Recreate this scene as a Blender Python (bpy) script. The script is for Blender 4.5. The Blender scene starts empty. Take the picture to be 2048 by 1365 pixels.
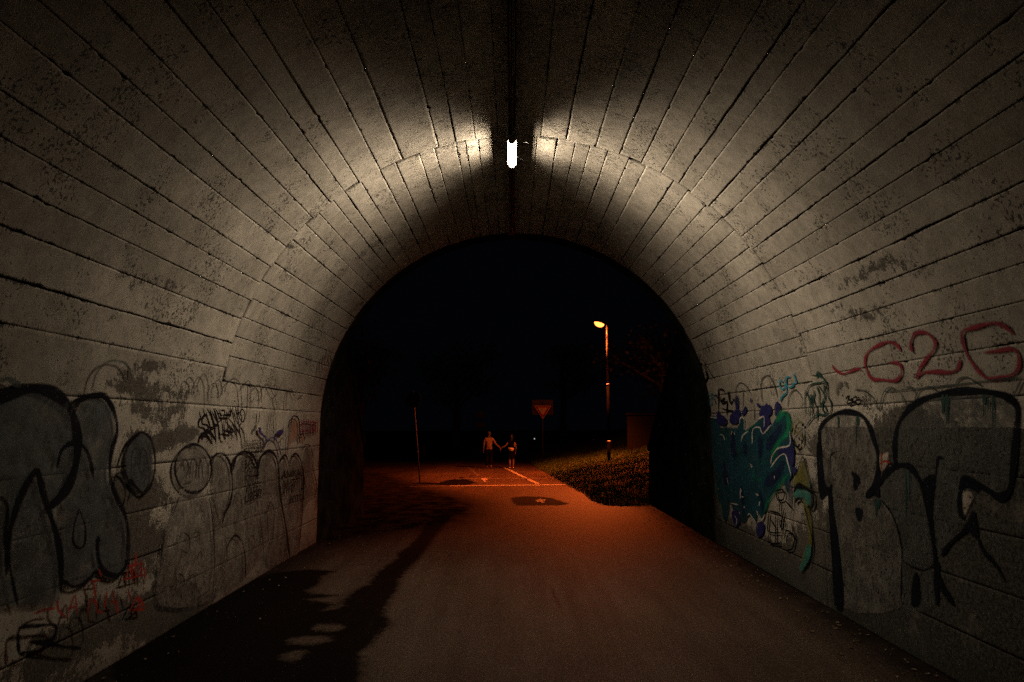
import bpy, bmesh, math, random
import numpy as np
from mathutils import Vector, Matrix
from mathutils.geometry import delaunay_2d_cdt

random.seed(7); RNG = np.random.default_rng(7)
scene = bpy.context.scene
COL = scene.collection
R_ = math.radians

# ------------------------------------------------------------------ camera, world, exposure
CAM = Vector((-0.07, 0.0, 2.05)); PITCH = R_(7.02); F = 1365.0
cd = bpy.data.cameras.new('camera'); cam = bpy.data.objects.new('camera', cd); COL.objects.link(cam)
cd.sensor_width = 36.0; cd.lens = 24.0; cd.clip_start = 0.05; cd.clip_end = 1500
cam.location = CAM; cam.rotation_euler = (math.pi/2 + PITCH, 0, 0)
scene.camera = cam
world = bpy.data.worlds.new('World'); scene.world = world; world.use_nodes = True
wb = world.node_tree.nodes['Background']
wb.inputs[0].default_value = (0.45, 0.58, 1.0, 1); wb.inputs[1].default_value = 0.0012
TUBE_EMIT = 105.0
TUBE_POWER = 650.0
LAMP_POWER = 28000.0
vs = scene.view_settings
vs.view_transform = 'Standard'; vs.look = 'None'; vs.exposure = 0; vs.gamma = 1; vs.use_curve_mapping = False
scene.cycles.transparent_max_bounces = 24
scene.cycles.use_denoising = False
scene.cycles.sample_clamp_indirect = 0.5
scene.cycles.sample_clamp_direct = 20.0
scene.cycles.caustics_reflective = False
scene.cycles.caustics_refractive = False
scene.cycles.max_bounces = 4
scene.cycles.diffuse_bounces = 2

# ------------------------------------------------------------------ helpers
TR = 3.5; ZC = 2.07; Y0 = -9.0; Y1 = 12.3      # tunnel radius, springing height, near and far mouth

def ray(u, v):
    a = (u - 1024.0) / F; b = (682.5 - v) / F
    return Vector((a, math.cos(PITCH) - b*math.sin(PITCH), b*math.cos(PITCH) + math.sin(PITCH)))

def on_ground(u, v, z=0.0):
    d = ray(u, v); t = (z - CAM.z) / d.z
    return (CAM.x + d.x*t, d.y*t)

def on_wall(u, v):
    """side, distance along the tunnel, arc length up the wall of the point seen there"""
    d = ray(u, v); s = 1 if d.x > 0 else -1
    t = (s*TR - CAM.x) / d.x; z = CAM.z + d.z*t
    if z < ZC:
        return s, d.y*t, z
    ox, oz = CAM.x, CAM.z - ZC
    A = d.x**2 + d.z**2; B = ox*d.x + oz*d.z; C = ox*ox + oz*oz - TR*TR
    t = (-B + math.sqrt(B*B - A*C)) / A
    th = math.atan2(oz + d.z*t, s*(ox + d.x*t))
    return s, d.y*t, ZC + TR*th

def wall_pt(side, y, s, off=0.0):
    if s < ZC:
        return (side*(TR - off), y, s)
    th = (s - ZC)/TR
    return (side*(TR-off)*math.cos(th), y, ZC + (TR-off)*math.sin(th))

def mesh_obj(name, verts, faces, mat=None, parent=None, smooth=False):
    me = bpy.data.meshes.new(name); me.from_pydata([tuple(v) for v in verts], [], [tuple(f) for f in faces]); me.update()
    o = bpy.data.objects.new(name, me); COL.objects.link(o)
    if mat: me.materials.append(mat)
    if parent: o.parent = parent
    if smooth: me.polygons.foreach_set('use_smooth', [True]*len(me.polygons))
    return o

def bm_obj(name, bm, mat=None, parent=None, smooth=False):
    me = bpy.data.meshes.new(name); bm.to_mesh(me); bm.free()
    o = bpy.data.objects.new(name, me); COL.objects.link(o)
    if mat: me.materials.append(mat)
    if parent: o.parent = parent
    if smooth: me.polygons.foreach_set('use_smooth', [True]*len(me.polygons))
    return o

def thing(name, label, cat, loc=(0,0,0), rotz=0, group=None):
    o = bpy.data.objects.new(name, None); COL.objects.link(o)
    o.location = loc; o.rotation_euler = (0, 0, rotz); o['label'] = label; o['category'] = cat
    if group: o['group'] = group
    return o

def add_box(bm, c, s, rot=None):
    m = Matrix.Translation(c) @ (rot or Matrix()) @ Matrix.Diagonal((s[0], s[1], s[2], 1))
    return bmesh.ops.create_cube(bm, size=1, matrix=m)['verts']

def add_tube(bm, pts, rad, seg=10, cap=True):
    pts = [Vector(p) for p in pts]
    rads = rad if isinstance(rad, (list, tuple)) else [rad]*len(pts)
    rings = []
    for i, p in enumerate(pts):
        d = (pts[min(i+1, len(pts)-1)] - pts[max(i-1, 0)]).normalized()
        a = Vector((0,0,1)) if abs(d.z) < .9 else Vector((1,0,0))
        x = d.cross(a).normalized(); y = d.cross(x)
        rings.append([bm.verts.new(p + (x*math.cos(2*math.pi*k/seg) + y*math.sin(2*math.pi*k/seg))*rads[i]) for k in range(seg)])
    for a, b in zip(rings, rings[1:]):
        for k in range(seg):
            bm.faces.new((a[k], a[(k+1)%seg], b[(k+1)%seg], b[k]))
    if cap:
        bm.faces.new(rings[0][::-1]); bm.faces.new(rings[-1])
    bmesh.ops.recalc_face_normals(bm, faces=bm.faces)

def smooth_noise(n, k):
    x = RNG.normal(size=n + 2*k)
    x = np.convolve(x, np.ones(k)/k, 'same')[k:k+n]
    return x/ (x.std() + 1e-9)

def catmull(pts, closed=False, n=6):
    P = [Vector(p) for p in pts]
    if len(P) < 3: 
        return [P[0].lerp(P[-1], i/n) for i in range(n+1)]
    out = []
    N = len(P); rng = range(N if closed else N-1)
    for i in rng:
        p1, p2 = P[i], P[(i+1)%N]
        p0 = P[(i-1)%N] if (closed or i > 0) else p1*2-p2
        p3 = P[(i+2)%N] if (closed or i < N-2) else p2*2-p1
        for k in range(n):
            t = k/n
            out.append(0.5*((2*p1) + (p2-p0)*t + (2*p0-5*p1+4*p2-p3)*t*t + (3*p1-p0-3*p2+p3)*t**3))
    if not closed: out.append(P[-1])
    return out

def poly_sd(px, py, poly):
    """signed distance to a polygon, inside positive (numpy)"""
    poly = np.asarray(poly, float); n = len(poly)
    d2 = np.full(px.shape, 1e18); ins = np.zeros(px.shape, bool)
    for i in range(n):
        ax, ay = poly[i]; bx, by = poly[(i+1) % n]
        ex, ey = bx-ax, by-ay; L = ex*ex + ey*ey + 1e-12
        t = np.clip(((px-ax)*ex + (py-ay)*ey)/L, 0, 1)
        d2 = np.minimum(d2, (px-ax-t*ex)**2 + (py-ay-t*ey)**2)
        c = ((ay > py) != (by > py)) & (px < ex*(py-ay)/(ey if abs(ey) > 1e-12 else 1e-12) + ax)
        ins ^= c
    return np.where(ins, 1, -1)*np.sqrt(d2)

# ------------------------------------------------------------------ node helper
class NT:
    def __init__(s, name):
        s.m = bpy.data.materials.new(name); s.m.use_nodes = True; s.t = s.m.node_tree
        for n in list(s.t.nodes): s.t.nodes.remove(n)
        s.out = s.t.nodes.new('ShaderNodeOutputMaterial')
    def new(s, ty, **kw):
        n = s.t.nodes.new(ty)
        for k, v in kw.items(): setattr(n, k, v)
        return n
    def put(s, sock, v):
        if hasattr(v, 'is_output') or isinstance(v, bpy.types.NodeSocket): s.t.links.new(v, sock)
        elif isinstance(v, tuple) and len(v) == 3 and sock.type == 'RGBA': sock.default_value = (*v, 1)
        else: sock.default_value = v
    def pos(s): return s.new('ShaderNodeNewGeometry').outputs['Position']
    def uv(s): return s.new('ShaderNodeUVMap').outputs[0]
    def attr(s, name): return s.new('ShaderNodeAttribute', attribute_name=name).outputs['Fac']
    def xyz(s, v):
        n = s.new('ShaderNodeSeparateXYZ'); s.put(n.inputs[0], v); return n.outputs
    def scale(s, v, sc):
        n = s.new('ShaderNodeVectorMath', operation='MULTIPLY'); s.put(n.inputs[0], v); n.inputs[1].default_value = sc; return n.outputs[0]
    def noise(s, v, sc, det=4, rough=.55, dist=0):
        n = s.new('ShaderNodeTexNoise'); s.put(n.inputs['Vector'], v)
        n.inputs['Scale'].default_value = sc; n.inputs['Detail'].default_value = det
        n.inputs['Roughness'].default_value = rough; n.inputs['Distortion'].default_value = dist
        return n.outputs[0]
    def math(s, op, a, b=0.0, c=0.0, clamp=False):
        n = s.new('ShaderNodeMath', operation=op, use_clamp=clamp)
        s.put(n.inputs[0], a); s.put(n.inputs[1], b); s.put(n.inputs[2], c); return n.outputs[0]
    def ss(s, x, lo, hi, a=0.0, b=1.0):
        n = s.new('ShaderNodeMapRange', interpolation_type='SMOOTHSTEP')
        s.put(n.inputs[0], x); s.put(n.inputs[1], lo); s.put(n.inputs[2], hi); s.put(n.inputs[3], a); s.put(n.inputs[4], b)
        return n.outputs[0]
    def mix(s, f, a, b, blend='MIX'):
        n = s.new('ShaderNodeMix', data_type='RGBA', blend_type=blend)
        s.put(n.inputs[0], f); s.put(n.inputs[6], a); s.put(n.inputs[7], b); return n.outputs[2]
    def bump(s, h, st=.5, d=.01, nrm=None):
        n = s.new('ShaderNodeBump'); n.inputs['Strength'].default_value = st; n.inputs['Distance'].default_value = d
        s.put(n.inputs['Height'], h)
        if nrm is not None: s.put(n.inputs['Normal'], nrm)
        return n.outputs[0]
    def bsdf(s, col, rough=.8, nrm=None, metal=0.0, alpha=None, spec=.5):
        p = s.new('ShaderNodeBsdfPrincipled')
        s.put(p.inputs['Base Color'], col); s.put(p.inputs['Roughness'], rough); s.put(p.inputs['Metallic'], metal)
        s.put(p.inputs['Specular IOR Level'], spec)
        if nrm is not None: s.put(p.inputs['Normal'], nrm)
        if alpha is not None: s.put(p.inputs['Alpha'], alpha)
        s.t.links.new(p.outputs[0], s.out.inputs[0]); return s.m

def simple(name, col, rough=.6, metal=0.0, var=.25, sc=8.0, bump=.15, spec=.5):
    t = NT(name); p = t.pos(); n = t.noise(p, sc, 6, .6); g = t.noise(p, sc*9, 3)
    c = t.mix(t.ss(n, .3, .7), tuple(x*(1-var) for x in col), tuple(min(1, x*(1+var)) for x in col))
    return t.bsdf(c, rough, t.bump(g, bump, .004), metal, spec=spec)

def concrete(name, c1=(.285,.258,.212), c2=(.395,.36,.30)):
    t = NT(name); p = t.pos()
    rnd = t.new('ShaderNodeObjectInfo').outputs['Random']
    big = t.noise(p, .9, 5, .6); med = t.noise(p, 7, 6, .68); fine = t.noise(p, 55, 4, .7); grit = t.noise(p, 210, 2, .6)
    col = t.mix(t.ss(big, .3, .7), c1, c2)
    tone = t.ss(med, .25, .75, .74, 1.12); col = t.mix(1.0, col, t.new('ShaderNodeCombineColor').outputs[0], 'MIX') if False else col
    def mul(c, f):
        n = t.new('ShaderNodeVectorMath', operation='SCALE'); t.put(n.inputs[0], c); t.put(n.inputs[3], f); return n.outputs[0]
    col = mul(col, t.math('MULTIPLY', tone, t.ss(rnd, 0, 1, .88, 1.08)))
    col = mul(col, t.ss(grit, .3, .7, .92, 1.06))
    # patches where the skin is off (sharp eroded rim) and the rough dark coat
    bare = t.math('ADD', t.attr('bare'), t.math('MULTIPLY', t.math('SUBTRACT', t.noise(p, 9, 8, .82), .5), 3.0))
    bm_ = t.ss(bare, .46, .58)
    barecol = t.mix(t.ss(fine, .3, .7), (.018,.017,.015), (.11,.098,.080))
    col = t.mix(t.math('MULTIPLY', bm_, .93), col, barecol)
    coat = t.math('ADD', t.attr('coat'), t.math('MULTIPLY', t.math('SUBTRACT', t.noise(p, 9, 6, .7), .5), .55))
    cm = t.ss(coat, .48, .54)
    ct = t.mix(t.ss(t.noise(p, 30, 6, .8), .36, .64), (.014,.015,.013), (.088,.080,.067))
    ct = t.mix(t.ss(t.noise(p, 2.6, 7, .75), .55, .68, 0, .6), ct, (.15,.132,.105))
    col = t.mix(cm, col, ct)
    # joints: dark ragged dirt creeping out of the gaps
    edge = t.xyz(t.uv())[0]
    k = t.noise(p, 1.9, 5, .7)
    fr = t.noise(t.scale(p, (14, 62, 14)), 1, 3, .7)
    reach = t.math('ADD', t.math('MULTIPLY', t.math('SUBTRACT', k, .535), .12), t.math('MULTIPLY', t.math('SUBTRACT', fr, .5), .11))
    em = t.ss(t.math('SUBTRACT', reach, edge), -.003, .007)
    col = t.mix(t.math('MULTIPLY', em, .88), col, (.022,.020,.017))
    # pits and specks, more of them in some areas
    sp = t.noise(p, 34, 3, .6); msk = t.ss(t.noise(p, 1.7, 4, .6), .42, .66)
    s1 = t.ss(t.math('ADD', sp, t.math('MULTIPLY', msk, .15)), .675, .715)
    x, y, z = t.xyz(p)
    crown = t.math('MULTIPLY', t.ss(z, 5.0, 5.5), t.ss(t.noise(p, 2.4, 4, .6), .35, .65))
    s2 = t.math('MULTIPLY', t.ss(t.noise(t.scale(p, (9, 34, 9)), 1, 5, .7), .52, .61), crown)
    s2 = t.math('MAXIMUM', s2, t.math('MULTIPLY', t.ss(t.noise(t.scale(p, (14, 55, 14)), 1, 4, .7), .59, .66), .6))
    col = t.mix(t.math('MULTIPLY', t.math('MAXIMUM', s1, s2), .82), col, (.028,.025,.021))
    # grime attribute: film along the wall foot, darker low wall end at the mouth
    gr = t.math('MULTIPLY', t.attr('grime_dark'), t.ss(t.noise(p, 4, 8, .7), .3, .6, .45, 1.0), clamp=True)
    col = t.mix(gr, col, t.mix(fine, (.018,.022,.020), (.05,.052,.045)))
    h = t.math('ADD', t.math('MULTIPLY', med, .5), t.math('MULTIPLY', fine, .35))
    h = t.math('SUBTRACT', h, t.math('MULTIPLY', t.math('MAXIMUM', t.math('MAXIMUM', s1, s2), t.math('MAXIMUM', bm_, em)), .30))
    h = t.math('ADD', h, t.math('MULTIPLY', cm, t.math('MULTIPLY', t.noise(p, 40, 4, .7), .5)))
    return t.bsdf(col, .9, t.bump(h, .6, .012), spec=.15)

PAINTS = {}
def paint(name, col, soft=.012, wear=.40, op=1.0, wsc=16, spec=.3, patchy=0.0):
    if name in PAINTS: return PAINTS[name]
    t = NT(name); p = t.pos(); d = t.xyz(t.uv())[0]
    g = t.noise(p, 130, 2, .6)
    a = t.ss(t.math('ADD', d, t.math('MULTIPLY', t.math('SUBTRACT', g, .5), soft*1.6)), 0.0, soft)
    w = t.ss(t.noise(p, wsc, 6, .75), wear-.05, wear+.03)
    w2 = t.ss(t.noise(p, 3, 4, .6), .25, .6, .65, 1.0)
    if patchy: w2 = t.math('MULTIPLY', w2, t.ss(t.noise(p, 6, 7, .8), .36, .60, 1-patchy, 1.0))
    a = t.math('MULTIPLY', t.math('MULTIPLY', a, w), t.math('MULTIPLY', w2, op), clamp=True)
    c = t.mix(t.ss(t.noise(p, 5, 6, .65), .3, .7), tuple(x*.7 for x in col), tuple(x*1.3 for x in col))
    t.bsdf(c, .75, t.bump(t.noise(p, 50, 4, .7), .5, .006), alpha=a, spec=spec)
    PAINTS[name] = t.m
    return t.m

M = {}
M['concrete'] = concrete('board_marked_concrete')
M['joint'] = simple('joint_grime', (.016,.015,.013), .95)
M['tray'] = simple('tray_steel', (.02,.022,.024), .55, .3)
M['housing'] = simple('lamp_housing_grey', (.12,.12,.12), .5)
M['pole'] = simple('galvanised_paint', (.16,.15,.14), .38, .6, .2, 14)
M['shaded_pole'] = simple('pole_shade_colour', (.005,.005,.005), .9, 0, spec=.0)  # shade on the lower pole put into the colour as near-black
M['dark_metal'] = simple('dark_metal', (.05,.05,.05), .4, .5)
M['bark'] = simple('bark', (.06,.045,.035), .9, 0, .4, 12, .6)
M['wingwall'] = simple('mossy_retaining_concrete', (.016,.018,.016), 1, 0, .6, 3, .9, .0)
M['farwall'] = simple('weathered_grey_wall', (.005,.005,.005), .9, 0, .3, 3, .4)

def emit(name, col, st):
    t = NT(name); e = t.new('ShaderNodeEmission'); e.inputs[0].default_value = (*col, 1); e.inputs[1].default_value = st
    t.t.links.new(e.outputs[0], t.out.inputs[0]); return t.m

# ------------------------------------------------------------------ road surface
def asphalt():
    t = NT('asphalt'); p = t.pos()
    x, y, z = t.xyz(p)
    agg = t.noise(p, 120, 3, .7); agg2 = t.noise(p, 34, 4, .6); big = t.noise(t.scale(p, (1.0, .35, 1)), 1.1, 5, .6)
    tr = t.noise(t.scale(p, (3.2, .12, 1)), 1.4, 4, .6)
    def mul(c, f):
        n = t.new('ShaderNodeVectorMath', operation='SCALE'); t.put(n.inputs[0], c); t.put(n.inputs[3], f); return n.outputs[0]
    c = t.mix(t.ss(big, .3, .7), (.052,.036,.026), (.080,.057,.042))
    c = mul(c, t.math('MULTIPLY', t.ss(agg, .3, .7, .3, 1.7), t.ss(tr, .3, .7, .82, 1.12)))
    c = mul(c, t.ss(agg2, .3, .7, .7, 1.3))
    w = t.math('ADD', t.attr('wet'), t.math('MULTIPLY', t.math('SUBTRACT', t.noise(p, 9, 8, .75), .5), .95))
    wm = t.ss(w, .36, .66)
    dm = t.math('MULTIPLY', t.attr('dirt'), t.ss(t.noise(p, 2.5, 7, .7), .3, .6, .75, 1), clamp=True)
    c = t.mix(t.ss(w, .18, .46), c, mul(c, .62))
    c = t.mix(wm, c, mul(c, .11))
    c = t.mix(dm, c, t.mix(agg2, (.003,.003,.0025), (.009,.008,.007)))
    spk = t.ss(t.noise(p, 60, 2, .5), .74, .78)
    c = t.mix(t.math('MULTIPLY', spk, .5), c, (.02,.018,.016))
    # a hairline crack
    rough = t.ss(wm, 0, 1, .62, .8)
    h = t.math('ADD', t.math('MULTIPLY', agg, .6), t.math('MULTIPLY', agg2, .4))
    return t.bsdf(c, rough, t.bump(h, .7, .008), spec=t.math('MULTIPLY', t.ss(wm, 0, 1, .12, .03), t.math('SUBTRACT', 1.0, dm)))
M['asphalt'] = asphalt()

def Z8(pts): return [(500 + x/2.048, 1000 + y/2.048) for x, y in pts]
def Z3(pts): return [(640 + x/2.695, 600 + y/2.695) for x, y in pts]
def gpoly(px): return [on_ground(u, v) for u, v in px]

stream = gpoly(Z8([(900,40),(840,60),(800,100),(765,140),(720,200),(690,240),(650,280),(615,320),(602,370),(565,420),(550,470),(572,510),(520,560),(490,600),(440,630),(462,670),(440,748),(430,820),(380,1000),
    (-560,1000),(-560,520),(-200,400),(0,330),(100,300),(250,285),(345,292),(290,315),(280,345),(225,372),(250,385),(355,392),(300,402),(225,405),(260,415),(345,428),(290,455),(335,452),(390,435),(372,425),(400,400),(430,372),(490,345),(520,300),(560,268),(608,235),(600,220),(650,190),(690,150),(715,105),(760,70),(820,40)]))
isl = [[(320+65*math.cos(a), 525+17*math.sin(a)) for a in np.linspace(0, 6.2, 14)],
       [(148,577),(180,565),(250,560),(330,562),(336,578),(300,590),(230,597),(170,592)],
       [(120,642),(160,622),(225,618),(228,632),(200,655),(175,668),(130,655)]]
isl = [gpoly(Z8(p)) for p in isl]
marks = [gpoly(Z8(q)) for q in ([(1222,345),(1236,345),(1262,400),(1280,450),(1268,452),(1240,400)],[(1100,640),(1112,640),(1135,700),(1128,706)],[(655,266),(680,262),(684,268),(660,272)],[(900,500),(906,500),(902,640),(895,640)])]
wet_far = [gpoly(Z3([(470,992),(560,984),(640,988),(700,970),(745,966),(765,954),(785,966),(815,976),(842,986),(800,998),(700,1001),(600,996)])),
           gpoly(Z3([(1030,1067),(1100,1060),(1180,1062),(1240,1067),(1345,1100),(1300,1108),(1060,1110),(1035,1090)]))]

def axis(*segs):
    out = []
    for a, b, st in segs: out += list(np.arange(a, b, st))
    return np.array(out)
xs = axis((-60,-6,3),(-6,-4,.25),(-4,4,.04),(4,8,.25),(8,61,4))
ys = axis((-9,5,.5),(5,21,.05),(21,40,.12),(40,60,.8),(60,160,6))
X, Y = np.meshgrid(xs, ys); nx, ny = len(xs), len(ys)
def wet_field(px, py):
    sd = poly_sd(px, py, stream)
    for q in isl: sd = np.minimum(sd, -poly_sd(px, py, q))
    w = np.clip(.5 + sd/.30, 0, 1)
    for q in wet_far: w = np.maximum(w, np.clip(.5 + poly_sd(px, py, q)/.35, 0, 1))
    for q in marks: w = np.maximum(w, .46*np.clip(.6 + poly_sd(px, py, q)/.06, 0, 1))
    return w
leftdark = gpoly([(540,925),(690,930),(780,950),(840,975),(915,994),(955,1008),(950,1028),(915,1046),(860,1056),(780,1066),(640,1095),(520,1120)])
near = (np.abs(X) < 6) & (Y > 3) & (Y < 40)
W = np.zeros_like(X); W[near] = wet_field(X[near], Y[near])
D = np.clip((np.abs(X) - 2.75)/.6, 0, 1)*(Y < 18)*.85          # leaf litter and soil gathered along the wall foot
D = np.maximum(D, np.clip((-X-3.4)/1.5, 0, 1)*(Y >= 18)*.7)
ZZ = .004*np.sin(X*1.3+1)*np.sin(Y*.7) 
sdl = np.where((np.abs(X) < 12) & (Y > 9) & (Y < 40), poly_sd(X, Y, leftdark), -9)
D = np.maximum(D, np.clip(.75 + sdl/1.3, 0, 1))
verts = np.stack([X, Y, ZZ], -1).reshape(-1, 3)
idx = np.arange(nx*ny).reshape(ny, nx)
faces = np.stack([idx[:-1,:-1], idx[:-1,1:], idx[1:,1:], idx[1:,:-1]], -1).reshape(-1, 4)
road = mesh_obj('asphalt_road', verts.tolist(), faces.tolist(), M['asphalt'], smooth=True)
road['kind'] = 'structure'
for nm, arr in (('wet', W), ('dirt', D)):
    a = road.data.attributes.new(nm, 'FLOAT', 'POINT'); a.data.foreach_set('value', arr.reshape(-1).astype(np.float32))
g = mesh_obj('ground', [(-150,-60,-.06),(150,-60,-.06),(150,260,-.06),(-150,260,-.06)], [(0,1,2,3)], simple('dark_soil', (.03,.028,.022), .95, 0, .4, .5))
g['kind'] = 'structure'

# markings, thin sheets on the road
t = NT('worn_road_paint'); p = t.pos()
w = t.ss(t.noise(p, 9, 9, .75), .36, .52, .15, .85)
t.bsdf(t.mix(t.noise(p, 40, 3), (.38,.36,.32), (.55,.52,.47)), .6, t.bump(t.noise(p, 90, 3), .4, .004), alpha=w, spec=.35); M['mark'] = t.m
t = NT('faded_road_paint'); p = t.pos()
w = t.ss(t.noise(p, 5, 9, .75), .40, .66, .0, .38)
t.bsdf((.40,.38,.34), .65, alpha=w, spec=.35); M['mark_faint'] = t.m
def strip(a, b, wd, mat, label=None, n=24):
    a = Vector((*a, 0)); b = Vector((*b, 0)); d = (b-a).normalized(); q = Vector((-d.y, d.x, 0))*wd/2
    v = []; f = []
    for i in range(n+1):
        c = a.lerp(b, i/n); j = random.uniform(-.012, .012)
        v += [c - q*(1+j*3) + Vector((0,0,.012)), c + q*(1-j*3) + Vector((0,0,.012))]
        if i: f.append((2*i-2, 2*i-1, 2*i+1, 2*i))
    o = mesh_obj('painted_line', v, f, mat, road)
    if label: o['label'] = label
strip(on_ground(900, 972.8), on_ground(1131, 970.5), .30, M['mark'], 'solid white line across the road')
strip(on_ground(820, 974), on_ground(900, 972.8), .25, M['mark_faint'], 'worn end of the white line')
strip(on_ground(1006, 934.5), on_ground(1076, 969), .16, M['mark'], 'slanting white lane line')
strip(on_ground(912, 958.5), on_ground(1108, 957), .55, M['mark_faint'], 'faded wide band across the road')
strip(on_ground(936, 935), on_ground(958, 953), .14, M['mark_faint'], 'faint left lane line')
def gflat(name, px, mat, label, z=.012):
    pts = gpoly(px); o = mesh_obj(name, [(a, b, z) for a, b in pts], [tuple(range(len(pts)))], mat, road); o['label'] = label
gflat('painted_arrow', Z3([(1158,1086),(1190,1074),(1192,1080),(1216,1079),(1214,1085),(1196,1086),(1212,1095),(1196,1097),(1182,1089),(1172,1094),(1168,1088)]), M['mark'], 'small painted arrow on the dark patch', .016)
gflat('painted_symbol', Z3([(866,967),(885,963),(902,966),(903,972),(890,974),(896,982),(884,984),(876,974)]), M['mark'], 'worn painted cycle symbol', .02)

# ------------------------------------------------------------------ tunnel
tunnel = thing('road_tunnel', 'arched concrete underpass with board-marked vault and graffiti-covered lower walls', 'tunnel', (0, Y0, 0))
tunnel.location = (0, 0, 0)

def cross(off, n=48):
    pts = [(TR+off, -.3), (TR+off, ZC)]
    pts += [((TR+off)*math.cos(math.pi*k/n), ZC + (TR+off)*math.sin(math.pi*k/n)) for k in range(1, n)]
    pts += [(-(TR+off), ZC), (-(TR+off), -.3)]
    return pts
def shell():
    a, b = cross(.035), cross(.6); n = len(a); v = []; f = []
    for yy in (Y0, Y1):
        v += [(x, yy, z) for x, z in a] + [(x, yy, z) for x, z in b]
    for i in range(n-1):
        f.append((i, i+1, 2*n+i+1, 2*n+i)); f.append((n+i+1, n+i, 3*n+i, 3*n+i+1))
        f.append((i, n+i, n+i+1, i+1)); f.append((2*n+i+1, 3*n+i+1, 3*n+i, 2*n+i))
    return mesh_obj('vault_shell', v, f, M['joint'], tunnel)
shell()

# damage and dark blobs on the walls, given where they sit: (u, v, half width, half height, strength)
def blob(u, v, ru, rv, k=1.0):
    s, y, z = on_wall(u, v); _, ya, _ = on_wall(u-ru, v); _, yb, _ = on_wall(u+ru, v)
    _, _, za = on_wall(u, v-rv); _, _, zb = on_wall(u, v+rv)
    return (s, y, z, abs(ya-yb)/2+.02, abs(za-zb)/2+.02, k)
def cA(x, y): return x/1.784, 600 + y/1.784
BARE = [blob(*cA(x, y), rx/1.784, ry/1.784, k) for x, y, rx, ry, k in [
    (430,300,70,22,.75),(520,340,60,28,.8),(470,255,50,16,.55),(540,250,60,22,.6),(560,225,40,14,.5),(500,395,45,22,.7),(590,420,70,20,.55),(640,380,60,22,.6),(610,490,90,28,.85),
    (670,470,40,16,.7),(560,520,50,20,.7),(470,760,70,110,.85),(520,640,60,50,.6),(560,700,50,40,.7),(450,1130,110,50,.7),(600,1000,60,120,.5),(640,1090,90,50,.7),
    (690,330,50,26,.45),(700,1130,60,40,.6),(150,1280,120,90,.5),(300,1200,120,80,.6),(400,75,22,12,.8),(110,90,20,8,.5),(800,330,30,20,.4),(505,560,30,60,.5),(500,900,40,80,.8),(560,850,30,60,.6),(480,480,40,20,.6),(600,330,60,14,.5),(430,640,24,60,.6),(330,1100,80,40,.6),(560,1150,50,30,.8),(900,800,20,40,.4),(1130,700,20,60,.5)]]
def cC(x, y): return 1350 + x/1.784, 600 + y/1.784
BARE += [blob(*cC(x, y), rx/1.784, ry/1.784, k) for x, y, rx, ry, k in [
    (770,430,80,34,.75),(880,420,60,30,.8),(820,400,40,22,.6),(500,520,32,60,.9),(500,700,40,60,.7),(480,880,70,90,.75),(330,930,120,60,.7),(240,830,60,50,.6),(200,850,50,50,.6),
    (430,960,120,60,.8),(540,900,40,120,.6),(120,680,28,160,1.1),(115,560,22,60,1.0),(100,240,26,60,.55),(120,160,26,40,.5),(610,310,50,26,.35),(690,480,40,26,.6),  # the tall narrow ones darken the wall end by the mouth
    (640,45,80,24,.5),(560,20,50,20,.5),(700,60,60,20,.5),(100,800,26,60,1.0),(800,460,60,16,.7),(1000,445,120,9,.6)]]
BARE += [blob(u, v, a, b, k) for u, v, a, b, k in [(1770,530,60,22,.6),(1840,545,40,20,.5),(1700,560,50,15,.5),(1560,575,40,16,.45),(1440,440,12,9,.7),(270,560,60,20,.5),(350,570,50,16,.5),
    (230,690,20,10,.6),(580,495,9,9,.9),(1405,410,8,8,.8),(300,360,12,10,.6),(500,325,10,8,.6),(1600,205,16,10,.6),(1515,208,14,9,.6)]]
COAT_POLY = []
def coat_field(s, y, z):
    if s < 0:
        return 0*y
    # rough dark render on the right wall, up to eye height and as far as the last bay
    sd = np.minimum(2.035 - z, 7.95 - y)
    sd = np.minimum(sd, 7.95 - y + .12*np.sin(z*9) )
    return np.clip(.5 + sd/.14, 0, 1)
def bare_field(s, y, z):
    b = np.zeros_like(y)
    for (bs, by, bz, ry, rz, k) in BARE:
        if bs != s: continue
        b = b + k*np.exp(-(((y-by)/ry)**2 + ((z-bz)/rz)**2))
    foot = np.clip(1 - z/.75, 0, 1)*.26 + .15*np.clip((2.0-z)/.2, 0, 1)*(.5+.5*np.sin(y*1.9+1)*np.sin(z*3.1+y))
    return np.clip(b + foot, 0, 1.3)
def grime_dark_field(s, y, z):
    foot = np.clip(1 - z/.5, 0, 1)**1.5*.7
    mouth = np.clip((y-11.6)/.35, 0, 1)*np.clip((2.0-z)/.5, 0, 1)*.95*(s > 0)  # right wall end darkened low down near the far mouth
    return np.clip(foot + mouth, 0, 1)

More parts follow.
